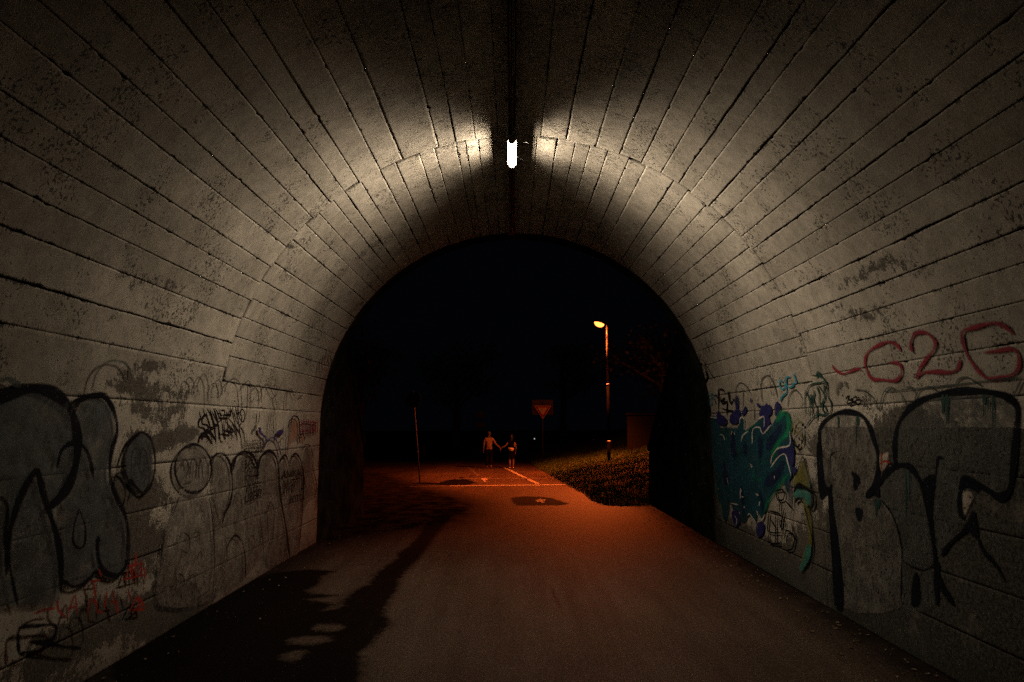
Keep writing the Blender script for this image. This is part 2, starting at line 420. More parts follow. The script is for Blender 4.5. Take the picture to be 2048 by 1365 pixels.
def panel(side, s0, s1, y0, y1, dr, gap0, gap1, ds=.12, dy=.06, jag=.004, soft=0.0):
    """one board-wide concrete strip, its long edges ragged; s runs up the wall"""
    nyy = max(2, int((y1-y0)/dy)); yv = np.linspace(y0, y1, nyy+1)
    ns = max(4, int((s1-s0)/ds)+1)
    f = np.unique(np.concatenate([[0, .06, .5, .94, 1], np.linspace(0, 1, ns+1)]))
    e0 = np.abs(smooth_noise(nyy+1, 3))*jag*.5 + gap0/2*np.clip(.9+.8*smooth_noise(nyy+1, 9), .08, 2)
    e1 = np.abs(smooth_noise(nyy+1, 3))*jag*.5 + gap1/2*np.clip(.9+.8*smooth_noise(nyy+1, 9), .08, 2)
    for e in (e0, e1):
        for _ in range(int((y1-y0)*.8) if jag > .001 else 0):
            k = RNG.integers(1, nyy); e[k] += RNG.uniform(.004, .018)
    A = s0 + e0[:, None]; B = s1 - e1[:, None]
    S = A + (B-A)*f[None, :]; YY = np.repeat(yv[:, None], len(f), 1).copy()
    YY[0] += RNG.uniform(.002, .010); YY[-1] -= RNG.uniform(.002, .010)
    off = dr + .0016*np.sin(YY*2.1+s0*7) + .0010*np.sin(S*9+YY*3.3)
    def P(S, YY, off):
        th = np.clip((S-ZC)/TR, 0, 10); low = S < ZC
        x = np.where(low, TR-off, (TR-off)*np.cos(th)); z = np.where(low, S, ZC + (TR-off)*np.sin(th))
        return np.stack([side*x, YY, z], -1)
    top = P(S, YY, off).reshape(-1, 3)
    ny_, nf = S.shape
    ii = np.arange(ny_*nf).reshape(ny_, nf)
    fc = np.stack([ii[:-1,:-1], ii[:-1,1:], ii[1:,1:], ii[1:,:-1]], -1).reshape(-1, 4)
    rim = np.concatenate([ii[0, :], ii[1:, -1], ii[-1, -2::-1], ii[-2:0:-1, 0]])
    rS = S.reshape(-1)[rim]; rY = YY.reshape(-1)[rim]
    back = P(rS, rY, np.full(rS.shape, -.033)); n0 = len(top)
    m = len(rim); k = np.arange(m); k2 = (k+1) % m
    sf = np.stack([rim[k2], rim[k], n0+k, n0+k2], -1)
    allv = np.concatenate([top, back]); fcs = np.concatenate([fc, sf])
    if side < 0: fcs = fcs[:, ::-1]
    me = bpy.data.meshes.new('concrete_panel')
    me.vertices.add(len(allv)); me.vertices.foreach_set('co', allv.reshape(-1))
    me.loops.add(fcs.size); me.loops.foreach_set('vertex_index', fcs.reshape(-1).astype(np.int32))
    me.polygons.add(len(fcs)); me.polygons.foreach_set('loop_start', np.arange(0, fcs.size, 4, dtype=np.int32))
    me.update(calc_edges=True)
    se = np.minimum(S - A, B - S)
    ye = np.minimum(YY - y0, y1 - YY)
    se = np.minimum(se, ye + .012) + soft
    ev = np.concatenate([se.reshape(-1), np.zeros(m)])
    uv = me.uv_layers.new(name='UVMap')
    dat = np.zeros((fcs.size, 2), np.float32); dat[:, 0] = ev[fcs.reshape(-1)]; uv.data.foreach_set('uv', dat.reshape(-1))
    sv = np.concatenate([S.reshape(-1), rS]); yvv = np.concatenate([YY.reshape(-1), rY])
    for nm, fn in (('bare', bare_field), ('coat', coat_field), ('grime_dark', grime_dark_field)):
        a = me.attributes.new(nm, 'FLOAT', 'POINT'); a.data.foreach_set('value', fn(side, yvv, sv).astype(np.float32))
    me.materials.append(M['concrete'])
    o = bpy.data.objects.new('concrete_panel', me); COL.objects.link(o); o.parent = tunnel
    return o

near_R = [3,9,13.5,17.5,21,25.5,29.2,32.7,36.3,39.6,44.7,48.4,53,56,60,64.4,69.1,74.1,80.2,85.3,90.9]
near_L = [3.3,10.7,15.5,20.5,24.5,28.4,32.1,37.1,40.7,44.8,49.5,53,56.4,61.3,66.2,73.9,77.5,81.4,86,89.1]
far_R = [3,8,13,17,21.5,25.5,29.2,33,37,41.5,45,49,53.6,57,63.3,67,71.5,75.2,78.2,82,86,90.9]
far_L = [3.3,8,13,17,21,25,29,33.2,39,43,46.4,50.2,53,56.8,61.3,64.7,69.8,73,77.5,79.4,82,85,89.1]
def back_list(l): 
    q = sorted(x + random.uniform(-1.2, 1.2) for x in l[:-1]); return q + [l[-1]]
bays = [(8.02, Y1, far_R, far_L), (2.9, 8.02, near_R, near_L), (-1.0, 2.9, back_list(near_R), back_list(near_L)),
        (-5.2, -1.0, back_list(far_R), back_list(far_L)), (Y0, -5.2, back_list(near_R), back_list(near_L))]
for bi, (ya, yb, RR, LL) in enumerate(bays):
    vis = bi < 2
    for side, L in ((1, RR), (-1, LL)):
        gaps = [RNG.choice([.0006, .002, .004, .009], p=[.25, .35, .25, .15]) for _ in L]
        for i in range(len(L)-1):
            s0 = ZC + TR*R_(L[i]); s1 = ZC + TR*R_(L[i+1])
            low = L[i] < 12
            dr = RNG.uniform(-.001, .001) if low else RNG.uniform(-.0025, .0025)
            st0 = 0 if (bi == len(bays)-1) else RNG.uniform(-.05, .05)
            st = 0 if ya == 8.02 else 0
            y0 = ya + (0 if bi == len(bays)-1 else .06*math.sin(i*2.3+side+bi)*.5)
            y1 = yb + (0 if bi == 0 else .06*math.sin(i*2.3+side+bi-1)*.5)
            panel(side, s0, s1, y0, y1, dr, gaps[i], gaps[i+1], dy=.05 if vis else .25, jag=.0022)
        rows = [0, .42, .84, 1.26, 1.68, ZC + TR*R_(L[0])]
        for i in range(5):
            panel(side, rows[i], rows[i+1], ya, yb, RNG.uniform(-.0012, .0012), .0008, .0008 if i < 4 else gaps[0],
                  ds=.045 if vis else .3, dy=.045 if bi < 2 else (.09 if bi == 2 else .3), jag=.0005, soft=.035)

# headwalls at both mouths with the arch cut out, earth above
def headwall(y0, y1):
    n = 40; inner = cross(.0, n); v = []; f = []
    outer = []
    for x, z in inner:
        if z <= ZC: outer.append((8.0 if x > 0 else -8.0, z))
        else:
            dx, dz = x, z - ZC; k = min(8.0/max(abs(dx), 1e-6), (7.4-ZC)/max(dz, 1e-6)); outer.append((dx*k, ZC + dz*k))
    m = len(inner)
    for yy in (y0, y1): v += [(x, yy, z) for x, z in inner] + [(x, yy, z) for x, z in outer]
    for i in range(m-1):
        f += [(i, i+1, m+i+1, m+i), (2*m+i+1, 2*m+i, 3*m+i, 3*m+i+1), (i+1, i, 2*m+i, 2*m+i+1), (m+i, m+i+1, 3*m+i+1, 3*m+i)]
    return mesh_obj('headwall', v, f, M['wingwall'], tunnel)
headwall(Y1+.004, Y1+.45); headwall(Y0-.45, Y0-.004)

# ------------------------------------------------------------------ graffiti: thin coats of paint lying on the wall
LAYER = [0]
def next_off():
    LAYER[0] += 1
    return .0065 + .00012*LAYER[0]

class Piece:
    """collects strokes and fills of one colour into one mesh on the wall"""
    def __init__(s): s.v = []; s.f = []; s.d = []; s.cuts = []
    def stroke(s, px, wd, closed=False, n=6, drip=False):
        W3 = [on_wall(u, v) for u, v in px]; side = W3[0][0]
        pts = [Vector((a[1], a[2])) for a in W3]
        c = catmull(pts, closed, n) if len(pts) > 2 else [pts[0].lerp(pts[-1], i/8) for i in range(9)]
        # even out
        if closed: c.append(c[0].copy())
        off = next_off(); b = len(s.v); N = len(c); s.cuts.append((len(s.v), len(s.f)))
        ph = random.uniform(0, 9)
        for i, p in enumerate(c):
            d = (c[min(i+1, N-1)] - c[max(i-1, 0)])
            d = d.normalized() if d.length > 1e-9 else Vector((1, 0))
            q = Vector((-d.y, d.x)); ww = max(wd, .023)/2*(.86 if wd > .05 else 1.0)*(1 + .18*math.sin(i*.45+ph))
            if not closed:
                ww *= min(1, .45 + min(i, N-1-i)*.28)
            if drip: ww *= 1 - .5*i/N
            for k, dd in ((-1, 0), (0, ww), (1, 0)):
                y = min(p.x + q.x*ww*k*(.45+.45*max(1, p.x/3.6)), Y1-.012); z = max(p.y + q.y*ww*k, .01)
                s.v.append(wall_pt(side, y, z, off)); s.d.append(dd)
            if i:
                a0 = b + 3*(i-1); a1 = b + 3*i
                s.f += [(a0, a0+1, a1+1, a1), (a0+1, a0+2, a1+2, a1+1)]
        return s
    def fill(s, px, smooth=True, step=.06):
        W3 = [on_wall(u, v) for u, v in px]; side = W3[0][0]
        pts = [Vector((min(a[1], Y1-.012), max(a[2], .01))) for a in W3]
        if smooth: pts = catmull(pts, True, 3)
        arr = np.array([(p.x, p.y) for p in pts])
        arr[:, 0] = np.minimum(arr[:, 0], Y1-.012); arr[:, 1] = np.maximum(arr[:, 1], .01)
        lo, hi = arr.min(0), arr.max(0)
        gx, gy = np.meshgrid(np.arange(lo[0], hi[0], step), np.arange(lo[1], hi[1], step))
        gx = gx.ravel() + RNG.uniform(-.01, .01, gx.size); gy = gy.ravel()
        sd = poly_sd(gx, gy, arr); k = sd > step*.35
        co = [Vector(p) for p in arr] + [Vector((a, b)) for a, b in zip(gx[k], gy[k])]
        ed = [(i, (i+1) % len(arr)) for i in range(len(arr))]
        vv, _, ff, *_ = delaunay_2d_cdt(co, ed, [], 0, 1e-5)
        vx = np.array([p.x for p in vv]); vy = np.array([p.y for p in vv])
        d = np.maximum(poly_sd(vx, vy, arr), 0)
        off = next_off(); b = len(s.v); s.cuts.append((len(s.v), len(s.f)))
        fa = np.array([f for f in ff if len(f) == 3]); cx = vx[fa].mean(1); cy = vy[fa].mean(1)
        ok = poly_sd(cx, cy, arr) > 0
        s.v += [wall_pt(side, a, c, off) for a, c in zip(vx, vy)]; s.d += list(d)
        s.f += [tuple(int(q)+b for q in f) for f in fa[ok]]
        return s
    def text(s, txt, bl, br, h, squeeze=1.0):
        """block lettering from bl to br (pixels), h metres tall"""
        cu = bpy.data.curves.new('lettering', 'FONT'); cu.body = txt; cu.size = 1
        ob = bpy.data.objects.new('lettering', cu); COL.objects.link(ob)
        bpy.context.view_layer.update()
        me = bpy.data.meshes.new_from_object(ob.evaluated_get(bpy.context.evaluated_depsgraph_get()))
        bpy.data.objects.remove(ob); bpy.data.curves.remove(cu)
        V = np.array([v.co[:] for v in me.vertices]); x0, x1 = V[:, 0].min(), V[:, 0].max(); hh = max(V[:, 1].max(), .1)
        s.whole = 1; S, ya, za = on_wall(*bl); _, yb, zb = on_wall(*br); off = next_off(); b = len(s.v)
        for x, y, _ in V:
            t_ = (x-x0)/(x1-x0)
            s.v.append(wall_pt(S, ya + (yb-ya)*t_, za + (zb-za)*t_ + y/hh*h, off)); s.d.append(.05)
        s.f += [tuple(i+b for i in p.vertices) for p in me.polygons]
        bpy.data.meshes.remove(me); return s
    def build(s, mat, label, name='graffiti'):
        if 1 < len(s.cuts) <= 12 and not getattr(s, 'whole', 0):
            cs = s.cuts + [(len(s.v), len(s.f))]
            for (v0, f0), (v1, f1) in zip(cs, cs[1:]):
                q = Piece(); q.v = s.v[v0:v1]; q.d = s.d[v0:v1]; q.f = [tuple(i-v0 for i in f) for f in s.f[f0:f1]]; q.cuts = [(0, 0)]
                q.build(mat, label, 'graffiti_stroke')
            return
        o = mesh_obj(name, s.v, s.f, mat, tunnel); me = o.data
        uv = me.uv_layers.new(name='UVMap'); li = np.zeros(len(me.loops), np.int32); me.loops.foreach_get('vertex_index', li)
        dat = np.zeros((len(li), 2), np.float32); dat[:, 0] = np.array(s.d)[li]; uv.data.foreach_set('uv', dat.reshape(-1))
        o['label'] = label
        if len(s.cuts) > 12 or getattr(s, 'whole', 0): o['kind'] = 'stuff'
        return o

def crop(ox, oy, sc): return lambda pts: [(ox + x/sc, oy + y/sc) for x, y in pts]
A_ = crop(0, 600, 1.784); C1 = crop(370, 720, 4.876); C5 = crop(0, 700, 4.552); C7 = crop(0, 980, 3.545)
K2 = crop(1380, 720, 6.827); K3 = crop(1390, 820, 4.266); K4 = crop(1640, 620, 5.02); K6 = crop(1620, 760, 3.103)

BLACK = paint('black_spray', (.007,.008,.011), .020, .37, 1.15, 16, .04)
BLACKT = paint('thin_black_spray', (.008,.008,.010), .005, .29, 1.4, 16, .04)
FAINT = paint('faded_black_line', (.03,.03,.028), .005, .40, .85)
GREY = paint('grey_fill', (.150,.138,.118), .02, .44, .75, 24, .3, .75)
GREYD = paint('dark_grey_fill', (.075,.078,.072), .03, .44, .7, 24, .3, .6)
SLATE = paint('slate_fill', (.052,.064,.066), .03, .37, .92, 20, .3, .45)
RED = paint('crimson_spray', (.19,.010,.022), .026, .24, 1.25)
REDB = paint('red_spray', (.24,.018,.010), .008, .34, 1.0)
MAG = paint('magenta_spray', (.12,.008,.028), .005, .32, 1.1)
TEAL = paint('teal_fill', (.004,.044,.062), .02, .28, 1.1, 20)
GREEN = paint('green_spray', (.004,.16,.075), .05, .30, .95)
DGREEN = paint('dark_green_spray', (.004,.034,.026), .006, .28, 1.15)
NAVY = paint('navy_spray', (.013,.014,.085), .010, .28, 1.1)
NAVYD = paint('deep_navy_spray', (.004,.014,.048), .06, .26, 1.0)
WHITE = paint('white_line', (.46,.44,.40), .004, .32, 1.0)
CYAN = paint('cyan_spray', (.02,.20,.28), .006, .30, 1.1)
OLIVE = paint('olive_spray', (.14,.13,.02), .02, .36, .8)
TURQ = paint('turquoise_spray', (.035,.16,.13), .02, .34, .85)
ORANGE = paint('orange_wash', (.30,.12,.055), .06, .36, .6)
BEIGE = paint('bare_beige_patch', (.34,.29,.23), .02, .42, .9)

# --- right wall
pc = Piece()
pc.fill(K6([(70,300),(140,225),(220,200),(310,215),(360,270),(400,380),(430,470),(425,590),(390,660),(350,720),(440,740),(500,810),(550,930),(575,1060),(570,1420),(210,1420),(190,1150),(160,900),(135,650),(130,480),(105,630),(85,560),(75,400)]))
pc.build(GREY, 'grey fill of a tall letter B')
Piece().fill(K6([(440,700),(470,610),(530,550),(610,545),(670,590),(710,700),(750,900),(770,1200),(780,1420),(585,1420),(575,1070),(540,920),(500,810),(450,740)])).build(GREYD, 'dark grey rounded letter beside the B')
Piece().fill(K6([(545,560),(530,440),(548,290),(610,190),(700,125),(830,85),(980,70),(1130,80),(1240,115),(1290,180),(1285,330),(1265,560),(1240,690),(1180,720),(1100,680),(980,620),(945,650),(935,780),(960,860),(960,920),(830,1080),(790,1100),(760,900),(720,700),(650,580)])).build(GREYD, 'dark grey overhanging letter')
pc = Piece()
pc.stroke(K6([(65,440),(68,300),(140,225),(220,200),(310,215),(362,270),(402,380),(428,480),(422,590),(395,660),(350,730)]), .085)
pc.stroke(K6([(440,740),(510,830),(552,940),(575,1070),(572,1200),(570,1400)]), .035)
pc.fill(K6([(42,400),(75,400),(88,560),(102,650),(128,640),(126,480),(150,450),(140,560),(152,800),(185,1000),(218,1400),(155,1400),(135,1100),(115,800),(110,720),(72,750),(50,650)]))
pc.fill(K6([(245,570),(290,575),(320,630),(290,690),(265,680),(270,610)])).fill(K6([(285,790),(330,800),(335,850),(310,890),(285,840)]))
pc.fill(K6([(350,730),(420,640),(440,600),(500,540),(470,600),(440,680),(438,740),(400,720)]))
pc.stroke(K6([(135,560),(132,480),(150,452),(185,445)]), .03)
pc.build(BLACK, 'black outline of the letter B')
pc = Piece()
pc.stroke(K6([(350,730),(410,670),(470,590),(530,540),(610,535),(665,590),(705,680),(750,860),(780,1100),(795,1400)]), .085)
pc.fill(K6([(690,640),(740,585),(790,590),(780,700),(765,900),(740,900),(715,720)]))
pc.fill(K6([(640,1220),(670,1190),(690,1260),(690,1400),(630,1400)]))
pc.stroke(K6([(575,1120),(640,1160),(720,1180),(790,1130)]), .03)
pc.build(BLACK, 'black outline of the rounded middle letter')
pc = Piece()
pc.stroke(K6([(545,560),(530,440),(548,290),(610,190),(700,125),(830,85),(980,68),(1130,78),(1240,115),(1292,180),(1285,330),(1265,560),(1240,690),(1180,730),(1100,680),(980,620),(945,650),(935,780),(960,870)]), .085)
pc.fill(K6([(945,610),(1000,615),(1100,660),(1180,715),(1150,740),(1060,720),(1000,680),(960,680),(940,740)]))
pc.fill(K6([(1030,740),(1040,860),(1060,1000),(1000,960),(960,920),(990,840)]))
pc.stroke(K6([(840,490),(800,485),(790,560),(770,700),(762,900),(785,1120)]), .04)
pc.stroke(K6([(1010,880),(960,940),(880,1010),(820,1090)]), .06)
pc.stroke(K6([(1040,960),(1080,1060),(1160,1150),(1220,1260)]), .05)
pc.stroke(K6([(790,1120),(800,1200),(830,1290),(900,1400)]), .09)
pc.build(BLACK, 'black outline of the overhanging letter')
pc = Piece()
for x, a, b, w_ in [(830,90,215,.05),(855,90,270,.05),(1080,90,240,.02),(1110,100,200,.02),(1140,95,300,.03),(1090,95,160,.04),(180,225,300,.04),(290,225,420,.02),(300,225,290,.05),(415,740,850,.06),(430,740,800,.05),(600,555,880,.02),(620,560,760,.03)]:
    pc.stroke(K6([(x,a),(x+2,(a+b)/2),(x+1,b)]), w_, drip=True)
pc.build(DGREEN, 'dark green paint drips over the big letters')
Piece().fill(K6([(436,455),(470,448),(500,450),(500,500),(470,560),(445,575),(436,520)])).fill(K6([(955,690),(1010,690),(1028,730),(1000,790),(965,860),(950,760)])).build(BEIGE, 'pale patches left between the letters')
Piece().stroke(K6([(440,520),(470,505),(505,515)]), .03).stroke(K6([(450,450),(452,500),(450,570)]), .02).build(REDB, 'small red cross between two letters')

pc = Piece()
pc.stroke(K4([(118,540),(160,600),(240,640),(320,615),(390,590),(430,615)]), .055)
pc.stroke(K4([(820,420),(790,360),(720,320),(640,335),(540,385),(480,440),(460,530),(480,610),(530,690),(640,700),(760,710),(820,660),(830,590),(790,535),(690,530)]), .06)
pc.stroke(K4([(935,430),(920,340),(950,250),(1030,220),(1110,250),(1165,320),(1150,400),(1080,490),(1010,590),(965,690)]), .06)
pc.stroke(K4([(965,690),(1040,630),(1180,620),(1330,625),(1400,580),(1420,490)]), .06)
pc.stroke(K4([(1960,250),(1900,190),(1800,135),(1680,140),(1540,180),(1450,210),(1440,290),(1480,430),(1560,560),(1640,650),(1720,690),(1850,680),(1960,640),(2010,560),(2000,440),(1930,390),(1800,410),(1650,430)]), .06)
pc.build(RED, 'crimson sprayed lettering reading G2G')

pc = Piece()
pc.fill(K4([(165,860),(170,760),(225,705),(290,730),(340,790),(400,835),(380,850),(310,815),(255,765),(212,785),(190,860)]))
pc.build(paint('grey_mortar_smear', (.10,.09,.07), .008, .42, .85), 'grey mortar smear shaped like an arch')
pc = Piece()
for q in [[(350,800),(450,812),(540,880),(600,1000),(640,850),(700,780),(760,790)],[(810,820),(840,880),(860,940)],[(860,780),(930,775),(960,840)],[(960,930),(990,830),(1060,780),(1140,780),(1210,840)],
          [(820,990),(860,950),(920,940)],[(1370,740),(1420,690),(1490,675),(1560,715),(1640,765)],[(1960,870),(1990,800),(2045,690)],[(640,820),(900,800),(1200,770),(1500,735),(1800,700),(2045,680)]]:
    pc.stroke(K4(q), .02)
pc.build(paint('faded_green_line', (.02,.035,.03), .008, .38, .8), 'faded dark arcs above the big letters')
pc = Piece()
for q in [[(640,480),(640,380),(700,310),(780,360),(850,480)],[(1000,580),(980,420),(990,270),(1070,210),(1130,270),(1180,400),(1210,560)],[(1340,640),(1370,480),(1440,410),(1500,450),(1550,540)],[(735,400),(732,660)],[(885,600),(890,830)],[(1575,930),(1580,1100),(1640,1250)]]:
    pc.stroke(K2(q), .014)
pc.build(FAINT, 'thin faded arcs over the green piece')
pc = Piece()
for q in [[(1590,410),(1580,560),(1588,755)],[(1600,430),(1650,560),(1695,740)],[(1690,480),(1640,620),(1640,805)],[(1620,560),(1665,480),(1700,560)],[(1720,420),(1700,560),(1750,660),(1752,825)],[(1760,340),(1850,500),(1780,650)],[(1740,350),(1780,470),(1775,620)],[(1860,500),(1820,640),(1872,770)],[(1850,610),(1885,720),(1800,765)],
          [(1610,500),(1620,390),(1680,330),(1800,310),(1870,290),(1890,400),(1900,500),(1945,600),(1930,720),(1860,775)],[(1740,225),(1770,180),(1815,230),(1870,290)],[(1870,300),(1840,420)],[(1870,765),(1770,745),(1680,800),(1600,905)],[(1660,500),(1690,640),(1660,760)],[(1840,330),(1870,600)]]:
    pc.stroke(K2(q), .022)
pc.stroke(K2([(1740,240),(1765,170),(1800,235)]), .05)
pc.build(DGREEN, 'dark green scrawled tag in a box')
pc = Piece()
for q in [[(1290,300),(1240,285),(1240,360),(1290,400),(1320,320)],[(1320,330),(1332,440),(1275,500),(1240,570)],[(1385,230),(1330,240),(1330,330),(1380,375),(1440,345)],[(1420,180),(1450,250),(1462,310),(1400,335)]]:
    pc.stroke(K2(q), .03)
pc.build(CYAN, 'light blue tag reading gci')
pc = Piece()
for q in [[(150,470),(150,545),(190,540),(190,470),(150,465)],[(235,470),(212,475),(210,545),(240,540)],[(215,510),(238,508)],[(285,480),(255,480),(250,545),(287,545),(285,510)],[(302,545),(300,460),(330,470),(328,500),(303,510),(337,548)],[(200,570),(225,615),(245,570),(262,640)],[(270,560),(280,620),(310,600),(300,560)],[(160,580),(180,600)]]:
    pc.stroke(K2(q), .022)
pc.build(CYAN, 'small cyan tag near the tunnel mouth')
pc = Piece()
for q in [[(400,385),(402,540),(398,700)],[(350,480),(400,520)],[(400,400),(460,405),(482,440)],[(430,500),(430,570),(482,520),(452,600),(522,560)],[(530,420),(552,580)],[(550,430),(562,590),(600,560)],[(520,540),(515,760)],[(440,660),(560,695),(600,690)],[(600,520),(602,560)],[(340,520),(370,600)]]:
    pc.stroke(K2(q), .03)
pc.stroke(K2([(225,150),(250,230),(215,310)]), .05); pc.stroke(K2([(200,10),(260,120),(330,240)]), .02); pc.stroke(K2([(90,60),(180,40)]), .04); pc.stroke(K2([(280,160),(350,260)]), .02)
pc.build(BLACKT, 'black scrawled tag beside the small cyan one')

pc = Piece()
pc.fill(K3([(140,60),(175,50),(210,110),(230,150),(290,140),(370,150),(392,70),(412,60),(430,90),(430,170),(500,130),(560,75),(600,65),(590,150),(600,190),(660,130),(720,40),(790,8),(820,40),(815,170),(850,260),(855,400),(840,560),(815,620),(790,720),(760,620),(700,680),(640,760),(620,860),(580,940),(545,870),(530,960),(470,900),(440,960),(370,940),(310,800),(300,870),(270,960),(240,900),(235,820),(190,720),(180,560),(150,420),(130,200)]), step=.05)
pc.build(TEAL, 'teal body of a wildstyle graffiti piece')
pc = Piece()
for q, w_ in [([(700,100),(755,30),(800,50),(808,180),(745,255),(690,340),(662,420)], .15),([(600,880),(640,770),(700,690),(760,610),(812,540)], .10),([(420,210),(470,165),(540,110)], .07),([(212,280),(240,180),(278,200),(290,340)], .05),
              ([(490,430),(500,530),(545,600),(610,560)], .07),([(190,600),(205,740),(260,920)], .07),([(380,300),(385,420)], .04),([(800,560),(800,640),(775,720)], .06),([(440,560),(420,700)], .04),([(560,470),(640,440)], .06)]:
    pc.stroke(K3(q), w_)
pc.build(GREEN, 'bright green edges of the wildstyle piece')
pc = Piece()
for q, w_ in [([(330,180),(335,300),(345,430)], .18),([(560,220),(570,330),(560,420)], .16),([(620,330),(690,230),(750,130)], .2),([(430,260),(440,400)], .14),([(600,640),(700,560),(780,440)], .2),([(250,440),(280,640)], .2),([(400,650),(420,780),(420,930)], .14),([(560,700),(590,800),(580,880)], .12)]:
    pc.stroke(K3(q), w_)
pc.build(NAVYD, 'deep blue shading inside the wildstyle piece')
pc = Piece()
pc.fill(K3([(660,440),(700,370),(760,320),(830,305),(860,330),(855,470),(830,480),(790,395),(735,385)]))
pc.fill(K3([(810,170),(830,200),(855,290),(825,300)])).fill(K3([(840,490),(870,480),(880,530),(850,560)]))
pc.fill(K3([(545,960),(600,960),(600,1040),(560,1090),(530,1040)])).fill(K3([(320,880),(370,850),(400,940),(370,1000),(350,990)]))
pc.fill(K2([(640,480),(665,490),(685,560),(680,660),(710,720),(690,830),(640,880),(560,860),(560,760),(620,690),(640,650),(620,560)]))
pc.fill(K2([(850,500),(860,560),(800,680),(770,740),(720,780),(720,730),(760,640),(815,590)]))
pc.fill(K2([(1070,350),(1100,370),(1082,590),(1110,640),(1140,690),(1100,780),(1120,880),(1060,960),(1000,950),(1020,800),(950,760),(980,660),(910,635),(885,590),(930,570),(990,615),(1058,590)]))
pc.fill(K2([(1105,600),(1140,680),(1120,760),(1090,740),(1085,650)]))
pc.fill(K2([(1210,560),(1250,600),(1260,660),(1220,740),(1180,780),(1170,640)])).fill(K2([(400,690),(440,740),(520,800),(500,900),(400,880),(370,800)]))
pc.build(NAVY, 'purple-blue shapes rising from the wildstyle piece')
pc = Piece()
for q in [[(405,270),(420,220),(470,180)],[(500,290),(505,170),(560,150),(580,190),(600,200),(660,130)],[(550,80),(600,60),(600,150)],[(660,460),(670,400),(720,330),(820,300),(820,180)],[(660,490),(720,410),(780,380),(810,470),(835,560)],[(540,860),(550,900),(580,940),(610,890)],
          [(390,130),(400,70),(430,80),(430,170)],[(220,210),(250,220),(265,260)],[(310,795),(380,810)],[(460,900),(480,890),(530,960)],[(285,580),(295,635)],[(690,560),(692,590)],[(130,60),(200,70)],[(480,460),(500,480),(490,490)],[(400,670),(410,700)],[(530,720),(560,730)],[(565,780),(560,820)],[(360,985),(370,940),(350,900)]]:
    pc.stroke(K3(q), .022)
for q in [[(400,680),(400,760)],[(410,740),(425,745)],[(430,820),(436,840)],[(390,870),(394,890)],[(540,710),(548,735)],[(330,180),(320,210)],[(345,190),(352,215)]]:
    pc.stroke(K3(q), .03)
pc.build(WHITE, 'thin white highlights of the wildstyle piece')
Piece().stroke(K3([(820,600),(815,700),(820,830)]), .14).stroke(K3([(740,780),(745,860)]), .05).build(paint('slate_blue', (.035,.05,.085), .05, .34, .7), 'slate blue smear right of the wildstyle piece')

pc = Piece()
pc.fill(K3([(935,405),(958,470),(990,600),(1015,690),(940,660),(880,650),(855,690),(860,590),(905,490)])); pc.stroke(K3([(945,770),(985,930),(1000,1100),(960,1260),(920,1330)]), .12)
pc.build(OLIVE, 'olive cap and stem of a painted mushroom')
pc = Piece()
pc.fill(K3([(850,700),(900,665),(1000,700),(1012,760),(1000,825),(960,800),(945,760),(885,750),(855,785)])); pc.stroke(K3([(1000,1150),(960,1280),(910,1370)]), .12); pc.stroke(K3([(990,600),(1000,660)]), .05)
pc.build(TURQ, 'turquoise underside of the painted mushroom')
pc = Piece()
pc.stroke(K3([(850,830),(848,700),(852,590),(900,500),(935,402),(960,470),(1000,640),(1030,740),(1015,830),(970,830)]), .035); pc.stroke(K3([(858,705),(890,650),(940,655),(1015,700)]), .08)
pc.stroke(K3([(850,830),(832,960),(872,1080),(832,1200)]), .03); pc.stroke(K3([(945,790),(985,960),(1018,1100),(1015,1220),(985,1370)]), .035); pc.stroke(K3([(870,790),(900,760),(940,775)]), .05)
pc.stroke(K3([(1025,740),(1030,800),(1005,850)]), .06)
pc.build(BLACK, 'black outline of the painted mushroom')
pc = Piece()
for q in [[(650,860),(640,960),(645,1040),(760,1050)],[(650,862),(750,900),(752,1040)],[(645,1040),(650,1130),(760,1145)],[(705,880),(705,1130)],[(700,690),(770,685),(772,760),(722,765),(708,690)],[(742,780),(738,870)],[(780,1100),(800,1030),(862,1080),(850,1180),(790,1200)],[(760,880),(780,1000)],[(790,780),(850,840)],[(660,930),(700,1000)],[(730,900),(745,1000),(760,920)],[(770,850),(775,900)]]:
    pc.stroke(K3(q), .026)
pc.build(BLACKT, 'black boxy scribble low on the right wall')
pc = Piece()
for q in [[(1560,860),(1500,820),(1450,870),(1430,950),(1480,960),(1545,905)],[(1490,970),(1430,1040),(1450,1140),(1500,1185),(1562,1140),(1535,1020),(1490,970)],[(1480,1180),(1500,1240)]]:
    pc.stroke(K2(q), .045)
pc.build(OLIVE, 'small olive squiggled face')
pc = Piece()
for q in [[(1470,900),(1490,920)],[(1560,990),(1575,1080),(1555,1150)],[(1420,1060),(1450,1150),(1500,1190),(1530,1150)],[(1555,880),(1590,900)],[(1440,930),(1420,1000)],[(1510,1060),(1540,1100)]]:
    pc.stroke(K2(q), .03)
pc.build(BLACKT, 'black accents on the squiggled face')
def rowtext(pc, K, txt, x0, y0, x1, y1, h): 
    (a, b) = K([(x0, y0), (x1, y1)]); pc.text(txt, a, b, h)
pc = Piece(); rowtext(pc, K4, 'TIVOLIS', 417, 978, 512, 972, .11)
for q in [[(290,880),(320,870),(300,940),(340,930)],[(330,860),(310,900),(360,910),(340,940)],[(360,880),(400,870)],[(350,930),(400,900),(380,860)],[(250,850),(262,870)],[(370,940),(410,890)]]:
    pc.stroke(K4(q), .010)
pc.build(BLACKT, 'small black stencil and signature')

